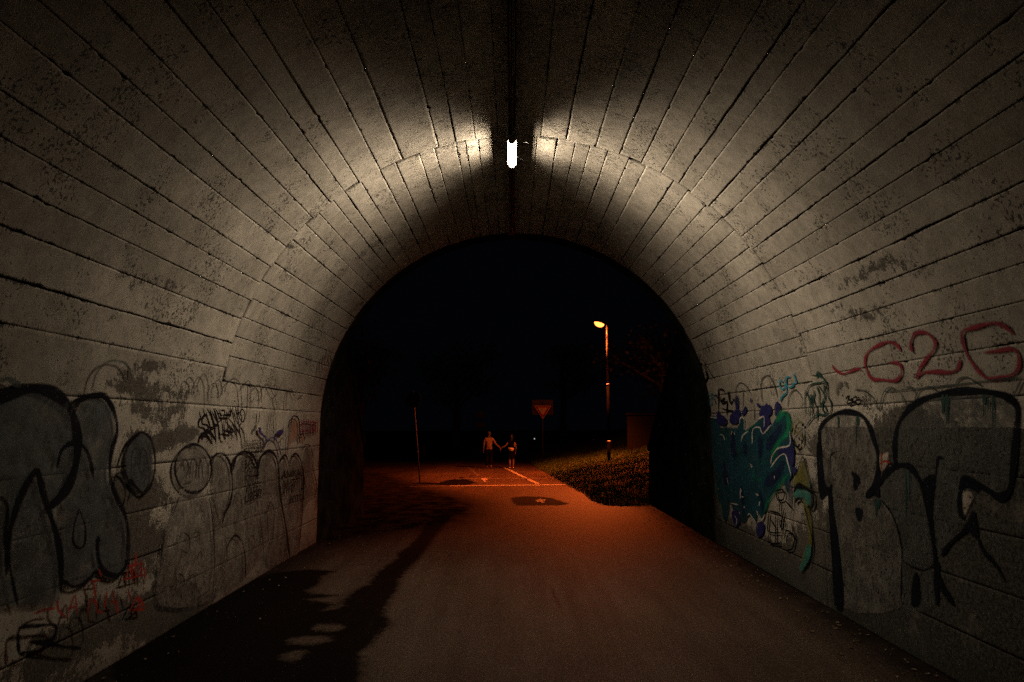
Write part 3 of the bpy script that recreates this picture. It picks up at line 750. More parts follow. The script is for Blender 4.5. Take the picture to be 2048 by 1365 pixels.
# --- left wall
Piece().fill(A_([(-120,380),(0,342),(70,318),(150,322),(215,365),(252,430),(262,540),(240,640),(205,720),(205,900),(200,1085),(100,1095),(0,1100),(-120,1100)]), step=.08).build(SLATE, 'slate fill of the leftmost big letter')
Piece().fill(A_([(256,410),(290,352),(360,355),(396,410),(403,470),(382,560),(384,650),(425,740),(445,850),(440,950),(400,985),(345,965),(300,1002),(250,1022),(206,1000),(206,740),(258,600)])).build(SLATE, 'slate fill of the second big letter')
pc = Piece()
pc.stroke(A_([(-90,400),(-20,350),(60,320),(130,316),(200,345),(242,400),(262,480),(262,560),(240,645),(205,700),(160,745)]), .12)
pc.stroke(A_([(8,980),(20,830),(60,700),(112,612),(130,650),(150,725),(182,820),(202,920),(204,1050)]), .085)
pc.stroke(A_([(190,600),(205,540),(240,512),(280,520),(305,560),(322,640)]), .06)
pc.stroke(A_([(-20,700),(10,740),(5,860),(20,960),(50,1100)]), .06)
pc.build(BLACK, 'black outline of the leftmost big letter')
pc = Piece()
pc.stroke(A_([(248,410),(268,362),(310,342),(365,352),(396,405),(405,470),(385,545),(380,625),(402,700),(435,770),(446,860),(436,950),(400,985),(352,962),(335,900),(338,840)]), .075)
pc.stroke(A_([(270,745),(252,800),(247,860),(265,885),(288,872),(290,810),(270,745)]), .035); pc.stroke(A_([(208,1000),(250,1024),(300,1002),(332,962)]), .05); pc.stroke(A_([(250,360),(300,340),(370,335)]), .06)
pc.build(BLACK, 'black outline of the second big letter')
pc = Piece()
el = lambda cx, cy, rx, ry, n=14: [(cx + rx*math.cos(2*math.pi*k/n), cy + ry*math.sin(2*math.pi*k/n)) for k in range(n)]
pc.fill(A_(el(485, 582, 52, 108))); pc.build(SLATE, 'slate oval bubble')
Piece().stroke(A_([(420,590),(445,520),(475,483),(500,475),(530,505),(542,580),(530,655),(500,690),(470,665),(450,640)]), .05).stroke(A_([(392,680),(395,640),(412,618),(435,625),(452,675),(440,730)]), .04).build(BLACK, 'black outline of the slate oval')
Piece().stroke(A_([(455,620),(460,545),(480,530),(488,600)]), .02).stroke(A_([(488,600),(492,530),(515,560),(520,640)]), .02).stroke(A_([(470,560),(500,640)]), .02).build(FAINT, 'faded scribble inside the oval')
Piece().fill(A_(el(679, 602, 64, 84))).fill(A_([(625,692),(735,690),(752,770),(756,900),(748,1070),(560,1095),(556,960),(582,820),(605,760)])).build(GREY, 'grey round head and body of a bubble letter')
pc = Piece()
pc.stroke(A_(el(679, 602, 66, 86)), .055, closed=True, n=4)
pc.stroke(A_([(735,690),(750,800),(756,950),(746,1080)]), .03); pc.stroke(A_([(632,695),(612,750),(582,820),(566,900),(556,1000)]), .025)
for q in [[(625,860),(640,830),(665,850),(660,900),(630,890)],[(670,840),(700,830),(700,880)],[(615,1010),(625,980),(645,990),(650,1030)],[(655,1010),(680,980),(690,1030)],[(690,930),(705,900),(715,960)]]:
    pc.stroke(A_(q), .025)
pc.build(BLACK, 'black outline of the round-headed letter')
pc = Piece()
for q in [[(632,600),(650,570),(662,600),(650,640)],[(665,640),(672,575),(690,580),(688,640)],[(695,640),(705,570),(715,640)],[(640,660),(670,650)]]:
    pc.stroke(A_(q), .03)
pc.build(FAINT, 'faded scribble inside the round head')
Piece().fill(A_([(748,590),(790,554),(815,600),(865,544),(908,600),(950,542),(985,600),(1012,558),(1026,590),(1050,552),(1070,590),(1085,522),(1102,530),(1112,600),(1119,690),(1080,750),(1062,900),(1030,920),(960,955),(928,920),(868,990),(762,1050),(756,800)]), step=.08).build(paint('worn_grey_fill', (.115,.105,.088), .03, .44, .8, 24, .3, .75), 'worn grey fill of a row of bubble letters')
pc = Piece()
for q, w_ in [([(745,585),(760,552),(790,552),(812,590),(820,660),(812,720),(792,765),(782,800)], .06),([(745,700),(770,780),(792,832)], .02),([(820,610),(835,558),(865,541),(895,560),(911,605),(905,640)], .065),([(910,610),(925,558),(950,539),(976,560),(986,610),(992,700),(1010,800),(1026,920)], .07),
              ([(988,605),(996,567),(1012,556),(1026,595)], .06),([(1026,595),(1036,556),(1051,551),(1067,580),(1076,640),(1072,740),(1060,890)], .05),([(800,920),(802,880),(830,840),(856,870),(866,930),(866,1000)], .035),([(945,760),(950,860),(962,862),(970,760),(956,722),(945,760)], .03),
              ([(875,890),(880,850),(893,842),(900,870),(886,902)], .025),([(820,740),(830,692),(850,702),(852,765)], .025),([(905,640),(908,720),(922,800),(932,900),(926,960)], .025),([(1085,700),(1100,640),(1112,600)], .02),([(990,640),(1000,760)], .02)]:
    pc.stroke(A_(q), w_)
pc.build(BLACK, 'black outlines of the row of bubble letters')
pc = Piece()
for q in [[(230,1000),(270,950),(330,930),(380,990)],[(740,1000),(760,930),(800,920),(860,980)]]:
    pc.stroke(C1(q), .03)
for q in [[(755,640),(765,595),(790,590),(805,640)],[(925,640),(945,600),(960,640)]]:
    pc.stroke(A_(q), .05)
pc.build(paint('pale_grey_highlight', (.22,.20,.165), .02, .44, .55), 'pale highlights in the bubble letters')
pc = Piece()
for q, w_ in [([(190,540),(145,555),(135,620),(185,640),(195,675),(150,690)], .04),([(180,470),(235,580),(272,785)], .035),([(250,470),(290,620),(302,792)], .04),([(240,640),(305,640)], .05),([(265,470),(340,635)], .03),([(310,490),(355,500),(345,565),(312,575)], .03),([(330,620),(350,760),(372,765)], .04),
              ([(380,560),(398,775)], .03),([(445,455),(400,560),(420,600),(500,700)], .03),([(462,455),(490,600),(512,762)], .035),([(400,640),(450,700),(462,745)], .03),([(480,470),(505,570),(540,605),(558,530),(530,480),(510,520),(530,560)], .03),([(130,785),(150,722),(210,708),(272,792)], .06),([(210,480),(232,600)], .03),
              ([(420,590),(480,740)], .03),([(325,540),(425,540)], .04),([(345,690),(440,710)], .04),([(300,480),(330,600)], .025),([(410,470),(415,560)], .03),([(140,470),(160,540)], .02),([(500,640),(545,720),(550,830)], .012)]:
    pc.stroke(C1(q), w_*.8)
pc.build(BLACKT, 'dense black scrawled tag above the bubble letters')
pc = Piece()
for q, w_ in [([(690,660),(718,720),(760,760),(765,810)], .05),([(735,880),(770,800),(820,760),(862,780),(892,850),(912,935)], .035),([(868,775),(875,712),(920,722),(932,660)], .05),([(690,665),(710,700)], .09),([(880,705),(925,700)], .07)]:
    pc.stroke(C1(q), w_)
pc.build(NAVY, 'navy crown shape over a bubble letter')
pc = Piece()
for q in [[(60,300),(100,200),(150,130),(190,220),(195,440)],[(220,360),(240,250),(300,190),(330,280),(330,350)],[(350,330),(380,230),(440,180),(500,220),(520,340),(525,490)],[(530,280),(580,200),(612,260),(605,515)],[(620,310),(680,240),(715,290),(718,420)],[(730,290),(780,235),(850,350),(890,280)],[(960,480),(970,330),(1010,280),(1045,370)],
          [(700,490),(690,600),(640,690)],[(820,500),(790,710)],[(860,500),(862,700)],[(960,640),(955,800)],[(900,900),(905,790),(930,760)],[(975,930),(980,780),(1000,700)],[(-40,300),(-20,200),(10,170),(50,230),(50,330)],[(850,350),(880,500)],[(735,750),(735,880)]]:
    pc.stroke(C1(q), .017)
pc.stroke(C1([(1090,370),(1110,348),(1135,350)]), .03); pc.stroke(C1([(640,690),(670,650)]), .05)
pc.build(FAINT, 'row of thin faded arches on the left wall')
pc = Piece()
pc.stroke(C5([(788,370),(830,220),(900,130),(990,92),(1090,112),(1140,180),(1155,250)]), .03); pc.stroke(C5([(1190,230),(1195,120),(1230,150)]), .02); pc.stroke(C5([(-60,280),(20,262),(80,300),(140,330)]), .05)
pc.build(paint('faded_green_line', (.02,.035,.03)), 'faded dark loop above the second big letter')
pc = Piece()
for i in range(11):
    x = 1095 + i*17; pc.stroke(C1([(x, 570+random.uniform(-12,20)), (x+8+random.uniform(-8,8), 660), (x+4, 760-i*3+random.uniform(-20,10))]), .022)
pc.stroke(C1([(1090,640),(1160,600),(1280,620)]), .02); pc.stroke(C1([(1100,700),(1180,690),(1250,680)]), .02)
pc.build(MAG, 'dense dark magenta scribble near the mouth')
Piece().fill(C1([(1000,620),(1030,560),(1068,565),(1082,650),(1080,770),(1030,800),(990,900),(975,930),(990,760)])).fill(C1([(1095,730),(1130,730),(1140,800),(1100,800)])).build(ORANGE, 'orange wash under an arch outline')
Piece().stroke(C1([(1000,640),(1020,560),(1045,548),(1078,570),(1088,650),(1084,770)]), .03).stroke(C1([(1088,800),(1100,735),(1130,730),(1145,790)]), .02).stroke(C1([(1130,850),(1160,825),(1200,850),(1225,950),(1225,1050),(1255,1200),(1265,1350)]), .02).stroke(C1([(1295,960),(1290,1010),(1310,1020)]), .03).build(BLACKT, 'black arch outlines near the tunnel mouth')
pc = Piece()
rowtext(pc, C1, 'MAI LIBERSIONE', 550, 872, 728, 864, .12)
rowtext(pc, C1, 'ORA E SEMPRE', 552, 960, 706, 950, .13)
for i, tx in enumerate(['BASTA', 'LOTTA', 'NOTTE', 'VIVERE', 'LIBERI']):
    rowtext(pc, C1, tx, 552, 1058 + i*84, 690 + (20 if i > 2 else 0), 1040 + i*76, .11)
rowtext(pc, C1, 'ANIMALI', 920, 1160, 1130, 1130, .12); rowtext(pc, C1, 'INVERTI LA', 925, 1310, 1150, 1255, .20); rowtext(pc, C1, 'ROTTA', 990, 1400, 1140, 1370, .11)
pc.build(BLACKT, 'black stencilled slogans in short rows')
pc = Piece()
for q in [[(200,880),(270,850),(350,840)],[(365,775),(372,850),(430,905)],[(440,885),(490,750),(505,880)],[(440,840),(500,830)],[(578,905),(600,790),(640,800),(652,885)],[(615,635),(632,700),(640,770)],[(600,650),(680,640)],[(700,855),(712,780),(720,715)],[(755,715),(780,800),(802,880)],[(740,800),(800,790)],[(850,640),(888,540),(902,640)],[(930,440),(926,540),(932,625)],[(960,500),(972,620)],[(870,540),(985,520)],
          [(830,640),(990,600)],[(880,865),(940,760),(985,840),(900,850)],[(870,700),(890,790)],[(900,540),(905,640)],[(945,600),(985,560),(990,640)],[(640,860),(700,870)],[(660,560),(680,620)],[(930,780),(975,800),(900,870)],[(940,740),(950,850)]]:
    pc.stroke(C7(q), .03)
pc.build(REDB, 'red scrawl low on the left wall')
pc = Piece()
pc.stroke(C7([(85,1160),(80,1060),(95,978),(200,966),(345,962),(335,1050),(260,1075),(165,1080)]), .055); pc.stroke(C7([(165,1080),(300,1090),(420,1115),(540,1125)]), .05); pc.stroke(C7([(440,1000),(470,910),(530,930),(545,1060),(520,1110)]), .03); pc.stroke(C7([(90,1160),(200,1140)]), .03)
pc.build(BLACK, 'black painted letter P low at the left')
pc = Piece()
for q in [[(1120,100),(1100,180),(1090,260)],[(1160,60),(1130,150),(1150,240)],[(1190,70),(1170,180)],[(1200,20),(1180,100),(1220,60)],[(1290,10),(1260,80),(1280,150)],[(1150,215),(1180,210)]]:
    pc.stroke(crop(640-1220/1.784*1.0, 600, 1.784)([(x+60, y+100) for x, y in q]) if False else A_([(x*.25+855, y*.35+170) for x, y in q]), .025)
pc.build(FAINT, 'faint black scribble by the arch edge')
print('graffiti layers', LAYER[0])

# ------------------------------------------------------------------ tunnel lamp and cable tray
XT = -0.07
ztop = ZC + math.sqrt(TR**2 - XT**2)
tray = thing('cable_tray', 'dark cable tray running along the crown of the vault', 'cable tray', (XT, 0, ztop))
def local(o, parent):   # keep child coordinates in world terms
    o.matrix_parent_inverse = Matrix.Translation(-Vector(parent.location)); return o
bm = bmesh.new(); add_box(bm, (XT, (Y0+Y1)/2, ztop-.030), (.085, Y1-Y0-.02, .004))
for sx in (-1, 1): add_box(bm, (XT+sx*.0405, (Y0+Y1)/2, ztop-.046), (.004, Y1-Y0-.02, .028))
local(bm_obj('channel', bm, M['tray'], tray), tray)
for dx, r in ((-.018, .011), (.012, .014)):
    bm = bmesh.new()
    add_tube(bm, [(XT+dx+.004*math.sin(y*1.7+r*300), y, ztop-.046-.004*math.sin(y*2.3)) for y in np.arange(Y0+.1, Y1-.05, .35)], r, 8)
    local(bm_obj('cable', bm, M['tray'], tray, True), tray)
for y in np.arange(Y0+.6, Y1, 1.1):
    bm = bmesh.new(); add_box(bm, (XT, y, ztop-.026), (.15, .03, .006)); add_box(bm, (XT-.055, y, ztop-.036), (.012, .012, .016)); add_box(bm, (XT+.055, y, ztop-.036), (.012, .012, .016))
    local(bm_obj('clamp', bm, M['tray'], tray), tray)

LY0, LY1, LZ = 7.80, 8.58, 5.425
lampo = thing('tunnel_light', 'lit white tube light hanging under the crown of the vault', 'light fitting', (XT, (LY0+LY1)/2, LZ))
def prof(bm, pts, y0, y1):
    a = [bm.verts.new((XT+x, y0, LZ+z)) for x, z in pts]; b = [bm.verts.new((XT+x, y1, LZ+z)) for x, z in pts]
    n = len(pts)
    for i in range(n): bm.faces.new((a[i], a[(i+1)%n], b[(i+1)%n], b[i]))
    bm.faces.new(a[::-1]); bm.faces.new(b); bmesh.ops.recalc_face_normals(bm, faces=bm.faces)
bm = bmesh.new(); prof(bm, [(-.040,.0),(-.055,-.004),(-.057,.02),(-.038,.058),(.038,.058),(.057,.02),(.055,-.004),(.040,.0)], LY0-.03, LY1+.03)
local(bm_obj('housing', bm, M['housing'], lampo), lampo)
bm = bmesh.new()
hc = [( .034*math.cos(a), -.002 + .034*math.sin(a)) for a in np.linspace(math.pi, 2*math.pi, 11)]
prof(bm, hc, LY0+.012, LY1-.012)
M['tube'] = emit('lit_diffuser', (1.0, .79, .57), TUBE_EMIT)
local(bm_obj('diffuser', bm, M['tube'], lampo, False), lampo)
NF = 7                                   # the prismatic cover throws its light sideways, facet by facet
for i in range(NF):
    a = math.pi + R_((-5, 20, 52, 90, 128, 160, 185)[i])
    al = bpy.data.lights.new('tube_facet_light', 'AREA'); ao = bpy.data.objects.new('tube_facet_light', al); COL.objects.link(ao)
    al.shape = 'RECTANGLE'; al.size = .013; al.size_y = LY1-LY0-.05; al.spread = R_(130); al.energy = TUBE_POWER/NF*(1.0, .30, .11, .22, .11, .30, 1.0)[i]; al.color = (1.0, .83, .635)
    n_ = Vector((math.cos(a), 0, math.sin(a)))
    ao.matrix_world = Matrix.Translation(Vector((XT, (LY0+LY1)/2, LZ-.002)) + n_*.0365) @ Matrix((Vector((0,1,0)).cross(-n_), Vector((0,1,0)), -n_)).transposed().to_4x4()
    ao.parent = lampo; ao.matrix_parent_inverse = Matrix.Translation(-Vector(lampo.location))
for y in (LY0-.012, LY1+.012):
    bm = bmesh.new(); prof(bm, [(x*1.25, z*1.1) for x, z in hc], y-.022, y+.022); local(bm_obj('end_cap', bm, M['housing'], lampo), lampo)
for y in (LY0+.12, LY1-.12):
    bm = bmesh.new(); add_box(bm, (XT-.03, y, (LZ+.062+ztop-.02)/2), (.004, .025, ztop-.02-LZ-.062)); add_box(bm, (XT+.03, y, (LZ+.062+ztop-.02)/2), (.004, .025, ztop-.02-LZ-.062)); add_box(bm, (XT, y, LZ+.066), (.07, .03, .006))
    local(bm_obj('bracket', bm, M['dark_metal'], lampo), lampo)
bm = bmesh.new(); add_tube(bm, [(XT+.01, LY0-.03, LZ+.04), (XT+.03, LY0-.16, LZ+.05), (XT+.02, LY0-.22, LZ+.085), (XT, LY0-.22, ztop-.05)], .008, 8); local(bm_obj('supply_cable', bm, M['tray'], lampo, True), lampo)
bm = bmesh.new()
for q in [[(.06,.1,.03),(.14,.16,.05),(.20,.12,.02)],[(.06,.3,.02),(.12,.24,.07),(.16,.3,.10)],[(.05,.5,.0),(.15,.56,-.02)],[(-.06,.2,.03),(-.13,.26,.06)]]:
    add_tube(bm, [(XT+a, LY0+b, LZ+c) for a, b, c in q], .0016, 5)
local(bm_obj('loose_wire', bm, M['tray'], lampo), lampo)

# ------------------------------------------------------------------ retaining walls beyond the mouth
def wing(side, y1, ztopend, label):
    x0, x1 = side*TR, side*(TR+.4); n = 14
    o = thing('retaining_wall', label, 'wall', (side*(TR+.2), Y1+.45, 0))
    v = []; f = []
    ys_ = np.linspace(Y1+.455, y1, n)
    for i, y in enumerate(ys_):
        k = i/(n-1); zt = 5.2*(1-k) + ztopend*k
        lean = side*.10*k
        v += [(x0, y, -.05), (x0+lean*.6, y, zt), (x1+lean, y, zt), (x1+lean, y, -.05)]
        if i:
            a, b = 4*(i-1), 4*i
            f += [(a, a+1, b+1, b), (a+1, a+2, b+2, b+1), (a+2, a+3, b+3, b+2)]
    f += [(0,3,2,1), (4*n-4, 4*n-3, 4*n-2, 4*n-1)]
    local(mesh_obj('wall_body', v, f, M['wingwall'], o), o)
    bm = bmesh.new()
    for i in range(n-1):
        a, b = Vector(v[4*i+1]), Vector(v[4*i+5])
        ang = math.atan2(b.z-a.z, b.y-a.y)
        add_box(bm, ((a+b)/2 + Vector((side*.2, 0, .045))), (.50, (b-a).length*.985, .08), Matrix.Rotation(ang, 4, 'X'))
    local(bm_obj('coping', bm, M['wingwall'], o), o)
wing(1, 18.3, 1.36, 'dark retaining wall sloping down from the right side of the tunnel mouth')
wing(-1, 16.2, 1.6, 'dark retaining wall left of the tunnel mouth')

# ------------------------------------------------------------------ grass bank
EDGE = [on_ground(u, v) for u, v in [(1300,1012),(1241,1013),(1211,1011),(1185,1003),(1170,990),(1133,971),(1107,956),(1080,940),(1060,928),(1047,920)]]
EX = np.array([p[0] for p in EDGE]); EY = np.array([p[1] for p in EDGE])
o_ = np.argsort(EY); EY, EX = EY[o_], EX[o_]
bankpoly = [(p[0], p[1]) for p in EDGE] + [(EDGE[-1][0]-.2, 70), (40, 75), (40, 12.8), (3.92, 12.8), (3.92, 18.5), (3.5, 18.5)]
def bank_h(x, y):
    sd = poly_sd(x, y, bankpoly)
    d = np.maximum(sd, 0)
    h = np.where(d < 7, d*.22, 1.54 + (d-7)*.05)
    up = np.clip((x-3.92)/.3, 0, 1)*np.clip((21.5-y)/4.5, 0, 1)
    h = np.maximum(h, up*np.clip(1.1 + (18.3-y)*.62, 0, 4.9)*1.0)
    return np.where(sd > 0, h + .02 + .04*np.sin(x*2.3+y)*np.sin(y*1.7)*np.clip(d, 0, 1), -.05)
bx = axis((.2,9,.12),(9,41,1.5)); by = axis((12.8,40,.15),(40,76,1.5))
BX, BY = np.meshgrid(bx, by); BH = bank_h(BX, BY)
ii = np.arange(BX.size).reshape(BX.shape)
bf = np.stack([ii[:-1,:-1], ii[:-1,1:], ii[1:,1:], ii[1:,:-1]], -1).reshape(-1, 4)
keep = (BH.reshape(-1)[bf] > -.04).sum(1) >= 2
bank = mesh_obj('grass_bank', np.stack([BX, BY, BH], -1).reshape(-1, 3).tolist(), bf[keep].tolist(), simple('soil_under_grass', (.030,.026,.016), .95, 0, .5, 5, .6), smooth=True)
bank['kind'] = 'structure'
# left verge
lv = mesh_obj('verge', [(-60,16.3,.03),(-3.95,16.3,.03),(-5.6,24,.03),(-7.5,33,.03),(-9,44,.03),(-14,60,.03),(-60,60,.03)], [(0,1,2,3,4,5,6)], simple('soil_verge', (.022,.020,.014), .95)); lv['kind'] = 'structure'

def blades(n, xr, yr, hfun, hmin, hmax, wid):
    x = RNG.uniform(*xr, n); y = yr[0] + (yr[1]-yr[0])*RNG.uniform(0, 1, n)**1.3
    h = hfun(x, y); k = h > 0; x, y, h = x[k], y[k], h[k]; n = len(x)
    cl = .5 + .5*np.sin(x*5.1+np.sin(y*4))*np.sin(y*3.7+np.sin(x*3)); hh = RNG.uniform(hmin, hmax, n)*(.45+.8*cl)
    an = RNG.uniform(0, 2*np.pi, n); w = RNG.uniform(.6, 1.3, n)*wid; ln = RNG.uniform(.1, .9, n)*hh; la = RNG.uniform(0, 2*np.pi, n)
    cx, sx = np.cos(an)*w, np.sin(an)*w; lx, ly = np.cos(la)*ln, np.sin(la)*ln
    P0 = np.stack([x-cx, y-sx, h-.01], -1); P1 = np.stack([x+cx, y+sx, h-.01], -1)
    P2 = np.stack([x+cx*.7+lx*.4, y+sx*.7+ly*.4, h+hh*.6], -1); P3 = np.stack([x-cx*.7+lx*.4, y-sx*.7+ly*.4, h+hh*.6], -1)
    P4 = np.stack([x+lx, y+ly, h+hh], -1)
    V = np.stack([P0, P1, P2, P3, P4], 1).reshape(-1, 3); b = np.arange(n)*5
    Fq = np.stack([b, b+1, b+2, b+3], -1); Ft = np.stack([b+3, b+2, b+4], -1)
    return V, Fq.tolist() + Ft.tolist()
t = NT('grass_blade'); p = t.pos()
gc = t.mix(t.ss(t.noise(p, 3, 5, .6), .35, .65), (.012,.040,.006), (.036,.085,.014))
gc = t.mix(t.ss(t.noise(p, 40, 2, .5), .5, .66), gc, (.11,.19,.04))
t.bsdf(gc, .6, spec=.3); M['grass'] = t.m
V, Fc = blades(90000, (1.0, 8.5), (17.4, 38), bank_h, .05, .17, .007)
gr = mesh_obj('grass', V.tolist(), Fc, M['grass']); gr['kind'] = 'stuff'

# ------------------------------------------------------------------ street lamp
LX, LYY = 3.86, 28.0
lz = float(bank_h(np.array([LX]), np.array([LYY]))[0])
sl = thing('street_lamp', 'tall slim street lamp glowing orange on the grass bank', 'street lamp', (LX, LYY, lz-.05))
TOPZ = 6.12
def zof(v, y): return CAM.z + y*(ray(1024, v).z/ray(1024, v).y)
zc1, zc2 = zof(769, LYY), zof(883, LYY)
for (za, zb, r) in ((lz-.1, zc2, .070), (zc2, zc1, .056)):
    bm = bmesh.new(); add_tube(bm, [(LX, LYY, za), (LX, LYY, zb)], r, 16); local(bm_obj('pole_section', bm, M['shaded_pole'], sl, True), sl)
bm = bmesh.new(); add_tube(bm, [(LX, LYY, zc1), (LX, LYY, TOPZ-.35), (LX, LYY, TOPZ)], [.050, .042, .038], 16); local(bm_obj('pole_section', bm, M['pole'], sl, True), sl)
for z_, r in ((zc2, .085), (zc1, .070)):
    bm = bmesh.new(); add_tube(bm, [(LX, LYY, z_-.05), (LX, LYY, z_+.005), (LX, LYY, z_+.04)], [r*.86, r, r*.6], 16); local(bm_obj('collar', bm, simple('bare_collar', (.30,.28,.26), .5, .2), sl, True), sl)
bm = bmesh.new(); add_tube(bm, [(LX, LYY, TOPZ-.02), (LX-.03, LYY-.02, TOPZ+.06), (LX-.12, LYY-.08, TOPZ+.09)], .032, 10); local(bm_obj('arm', bm, M['pole'], sl, True), sl)
hd = Vector((LX-.34, LYY-.24, TOPZ+.10)); rz_ = math.atan2(-.24, -.34)
rot = Matrix.Rotation(rz_, 4, 'Z') @ Matrix.Rotation(R_(-12), 4, 'Y')
bm = bmesh.new()
vv = add_box(bm, (0, 0, .03), (.56, .22, .10))
for v in bm.verts:
    if v.co.z > .05: v.co.x *= .72; v.co.y *= .6
bmesh.ops.bevel(bm, geom=bm.edges[:], offset=.018, segments=2, affect='EDGES')
bmesh.ops.transform(bm, matrix=Matrix.Translation(hd) @ rot, verts=bm.verts)
local(bm_obj('lamp_head', bm, M['dark_metal'], sl, True), sl)
bm = bmesh.new(); bmesh.ops.create_uvsphere(bm, u_segments=18, v_segments=10, radius=1)
for v in bm.verts: v.co.z = min(v.co.z, 0)
bmesh.ops.transform(bm, matrix=Matrix.Translation(hd) @ rot @ Matrix.Translation((0,0,-.022)) @ Matrix.Diagonal((.24,.15,.15,1)), verts=bm.verts)
M['sodium'] = emit('sodium_lens', (1.0, .23, .04), 5)
local(bm_obj('lens', bm, M['sodium'], sl, True), sl)
ld = bpy.data.lights.new('street_lamp_light', 'SPOT'); lo = bpy.data.objects.new('street_lamp_light', ld); COL.objects.link(lo)
ld.energy = LAMP_POWER; ld.color = (1.0, .135, .020); ld.spot_size = R_(138); ld.spot_blend = 1.0; ld.shadow_soft_size = .10
lo.location = hd + Vector((-.02, -.02, -.14)); 
dirv = Vector((-2.5, -.9, -6.2)); lo.rotation_euler = dirv.to_track_quat('-Z', 'Y').to_euler()
pl = bpy.data.lights.new('street_lamp_spill', 'POINT'); po = bpy.data.objects.new('street_lamp_spill', pl); COL.objects.link(po)
pl.energy = 560; pl.color = ld.color; pl.shadow_soft_size = .08; po.location = hd + Vector((-.03, -.03, -.16)); po.parent = sl; po.matrix_parent_inverse = Matrix.Translation(-Vector(sl.location))
lo.parent = sl; lo.matrix_parent_inverse = Matrix.Translation(-Vector(sl.location))

# ------------------------------------------------------------------ signs
def disc(bm, c, r, th, seg=32):
    bmesh.ops.create_cone(bm, cap_ends=True, segments=seg, radius1=r, radius2=r, depth=th, matrix=Matrix.Translation(c) @ Matrix.Rotation(math.pi/2, 4, 'X'))
SY = 35.0; SX = (1085-1024)/F*SY*1.0 - .07
sz = float(bank_h(np.array([SX]), np.array([SY]))[0]); sz = max(sz, 0)
ysg = thing('yield_sign', 'downward triangle give way sign on a thin pole beside the road', 'road sign', (SX, SY, sz))
M['signred'] = simple('sign_red', (.42,.03,.02), .4, 0, .1)
M['signwhite'] = simple('sign_white', (.78,.74,.70), .45, 0, .1)
M['signrim'] = simple('sign_reflective_rim', (.95,.90,.86), .4, 0, .05)
zt_, zb_ = zof(812, SY), zof(839, SY)
hw = 17.3/F*SY
def tri(k, y0, y1, name, mat):
    cz = zt_ - (zt_-zb_)/3
    pts = [(SX-hw, zt_), (SX+hw, zt_), (SX, zb_)]
    pts = [(SX + (x-SX)*k, cz + (z-cz)*k) for x, z in pts]
    # rounded corners
    out = []
    for i in range(3):
        a, b, c = Vector(pts[i-1]), Vector(pts[i]), Vector(pts[(i+1)%3]); r = .055*k
        p1 = b + (a-b).normalized()*r; p2 = b + (c-b).normalized()*r
        for tt in (0, .25, .5, .75, 1): out.append((p1*(1-tt)**2 + b*2*tt*(1-tt) + p2*tt*tt))
    n = len(out); v = [(p.x, y0, p.y) for p in out] + [(p.x, y1, p.y) for p in out]
    f = [tuple(range(n))[::-1], tuple(range(n, 2*n))] + [(i, (i+1)%n, n+(i+1)%n, n+i) for i in range(n)]
    o = mesh_obj(name, v, f, mat, ysg); bmm = bmesh.new(); bmm.from_mesh(o.data); bmesh.ops.recalc_face_normals(bmm, faces=bmm.faces); bmm.to_mesh(o.data); bmm.free()
    return local(o, ysg)
tri(1.0, SY-.062, SY-.045, 'sign_plate', M['signrim'])
tri(.93, SY-.068, SY-.0625, 'red_border', M['signred'])
tri(.56, SY-.074, SY-.0685, 'white_centre', M['signwhite'])
bm = bmesh.new(); add_tube(bm, [(SX, SY, sz-.1), (SX, SY, zt_+.22)], .03, 12); local(bm_obj('pole', bm, M['dark_metal'], ysg, True), ysg)
for z_ in (zt_-.12, zb_+.2):
    bm = bmesh.new(); add_box(bm, (SX, SY-.012, z_), (.09, .066, .04)); local(bm_obj('bracket', bm, M['dark_metal'], ysg), ysg)
bm = bmesh.new(); xa = (1064-1024)/F*SY-.07; xb = (1106-1024)/F*SY-.07; za = zof(800, SY); zb2 = zof(830, SY)
add_box(bm, ((xa+xb)/2, SY+.06, (za+zb2)/2), (xb-xa, .012, za-zb2)); bmesh.ops.bevel(bm, geom=bm.edges[:], offset=.004, segments=1)
o = local(bm_obj('rectangular_plate', bm, simple('sign_back', (.028,.014,.012), .5, 0, .2), ysg), ysg); o['label'] = 'dark square plate behind the triangle'
bm = bmesh.new()
for i in range(5):
    add_box(bm, (xa+.09, SY+.052, za-.14-i*.13), (.10, .003, .05))
local(bm_obj('plate_marking', bm, simple('marking_rust', (.06,.02,.015), .5), ysg), ysg)

# leaning pole with a round sign seen from behind
bx0, by0 = on_ground(840.5, 966); LPY = by0
tx = (828.5-1024)/F*(LPY*math.cos(PITCH)+.5) - .07; tz = zof(783, LPY)
rs = thing('round_sign', 'dark round sign on a thin leaning pole beside the puddle', 'road sign', (bx0, by0, 0))
bm = bmesh.new(); add_tube(bm, [(bx0, by0, -.1), ((bx0+tx)/2, by0+.02, tz/2), (tx, by0+.03, tz)], .025, 12); local(bm_obj('pole', bm, simple('dull_post_grey', (.07,.065,.06), .7, 0, spec=.1), rs, True), rs)
bm = bmesh.new(); disc(bm, (tx+.02, by0-.03, zof(800, LPY)), .29, .012); local(bm_obj('round_plate', bm, simple('sign_dark_face', (.010,.010,.012), .8), rs), rs)
bm = bmesh.new(); disc(bm, (tx+.02, by0-.038, zof(800, LPY)), .17, .004); local(bm_obj('plate_centre', bm, simple('sign_dim_centre', (.014,.014,.017), .8), rs), rs)

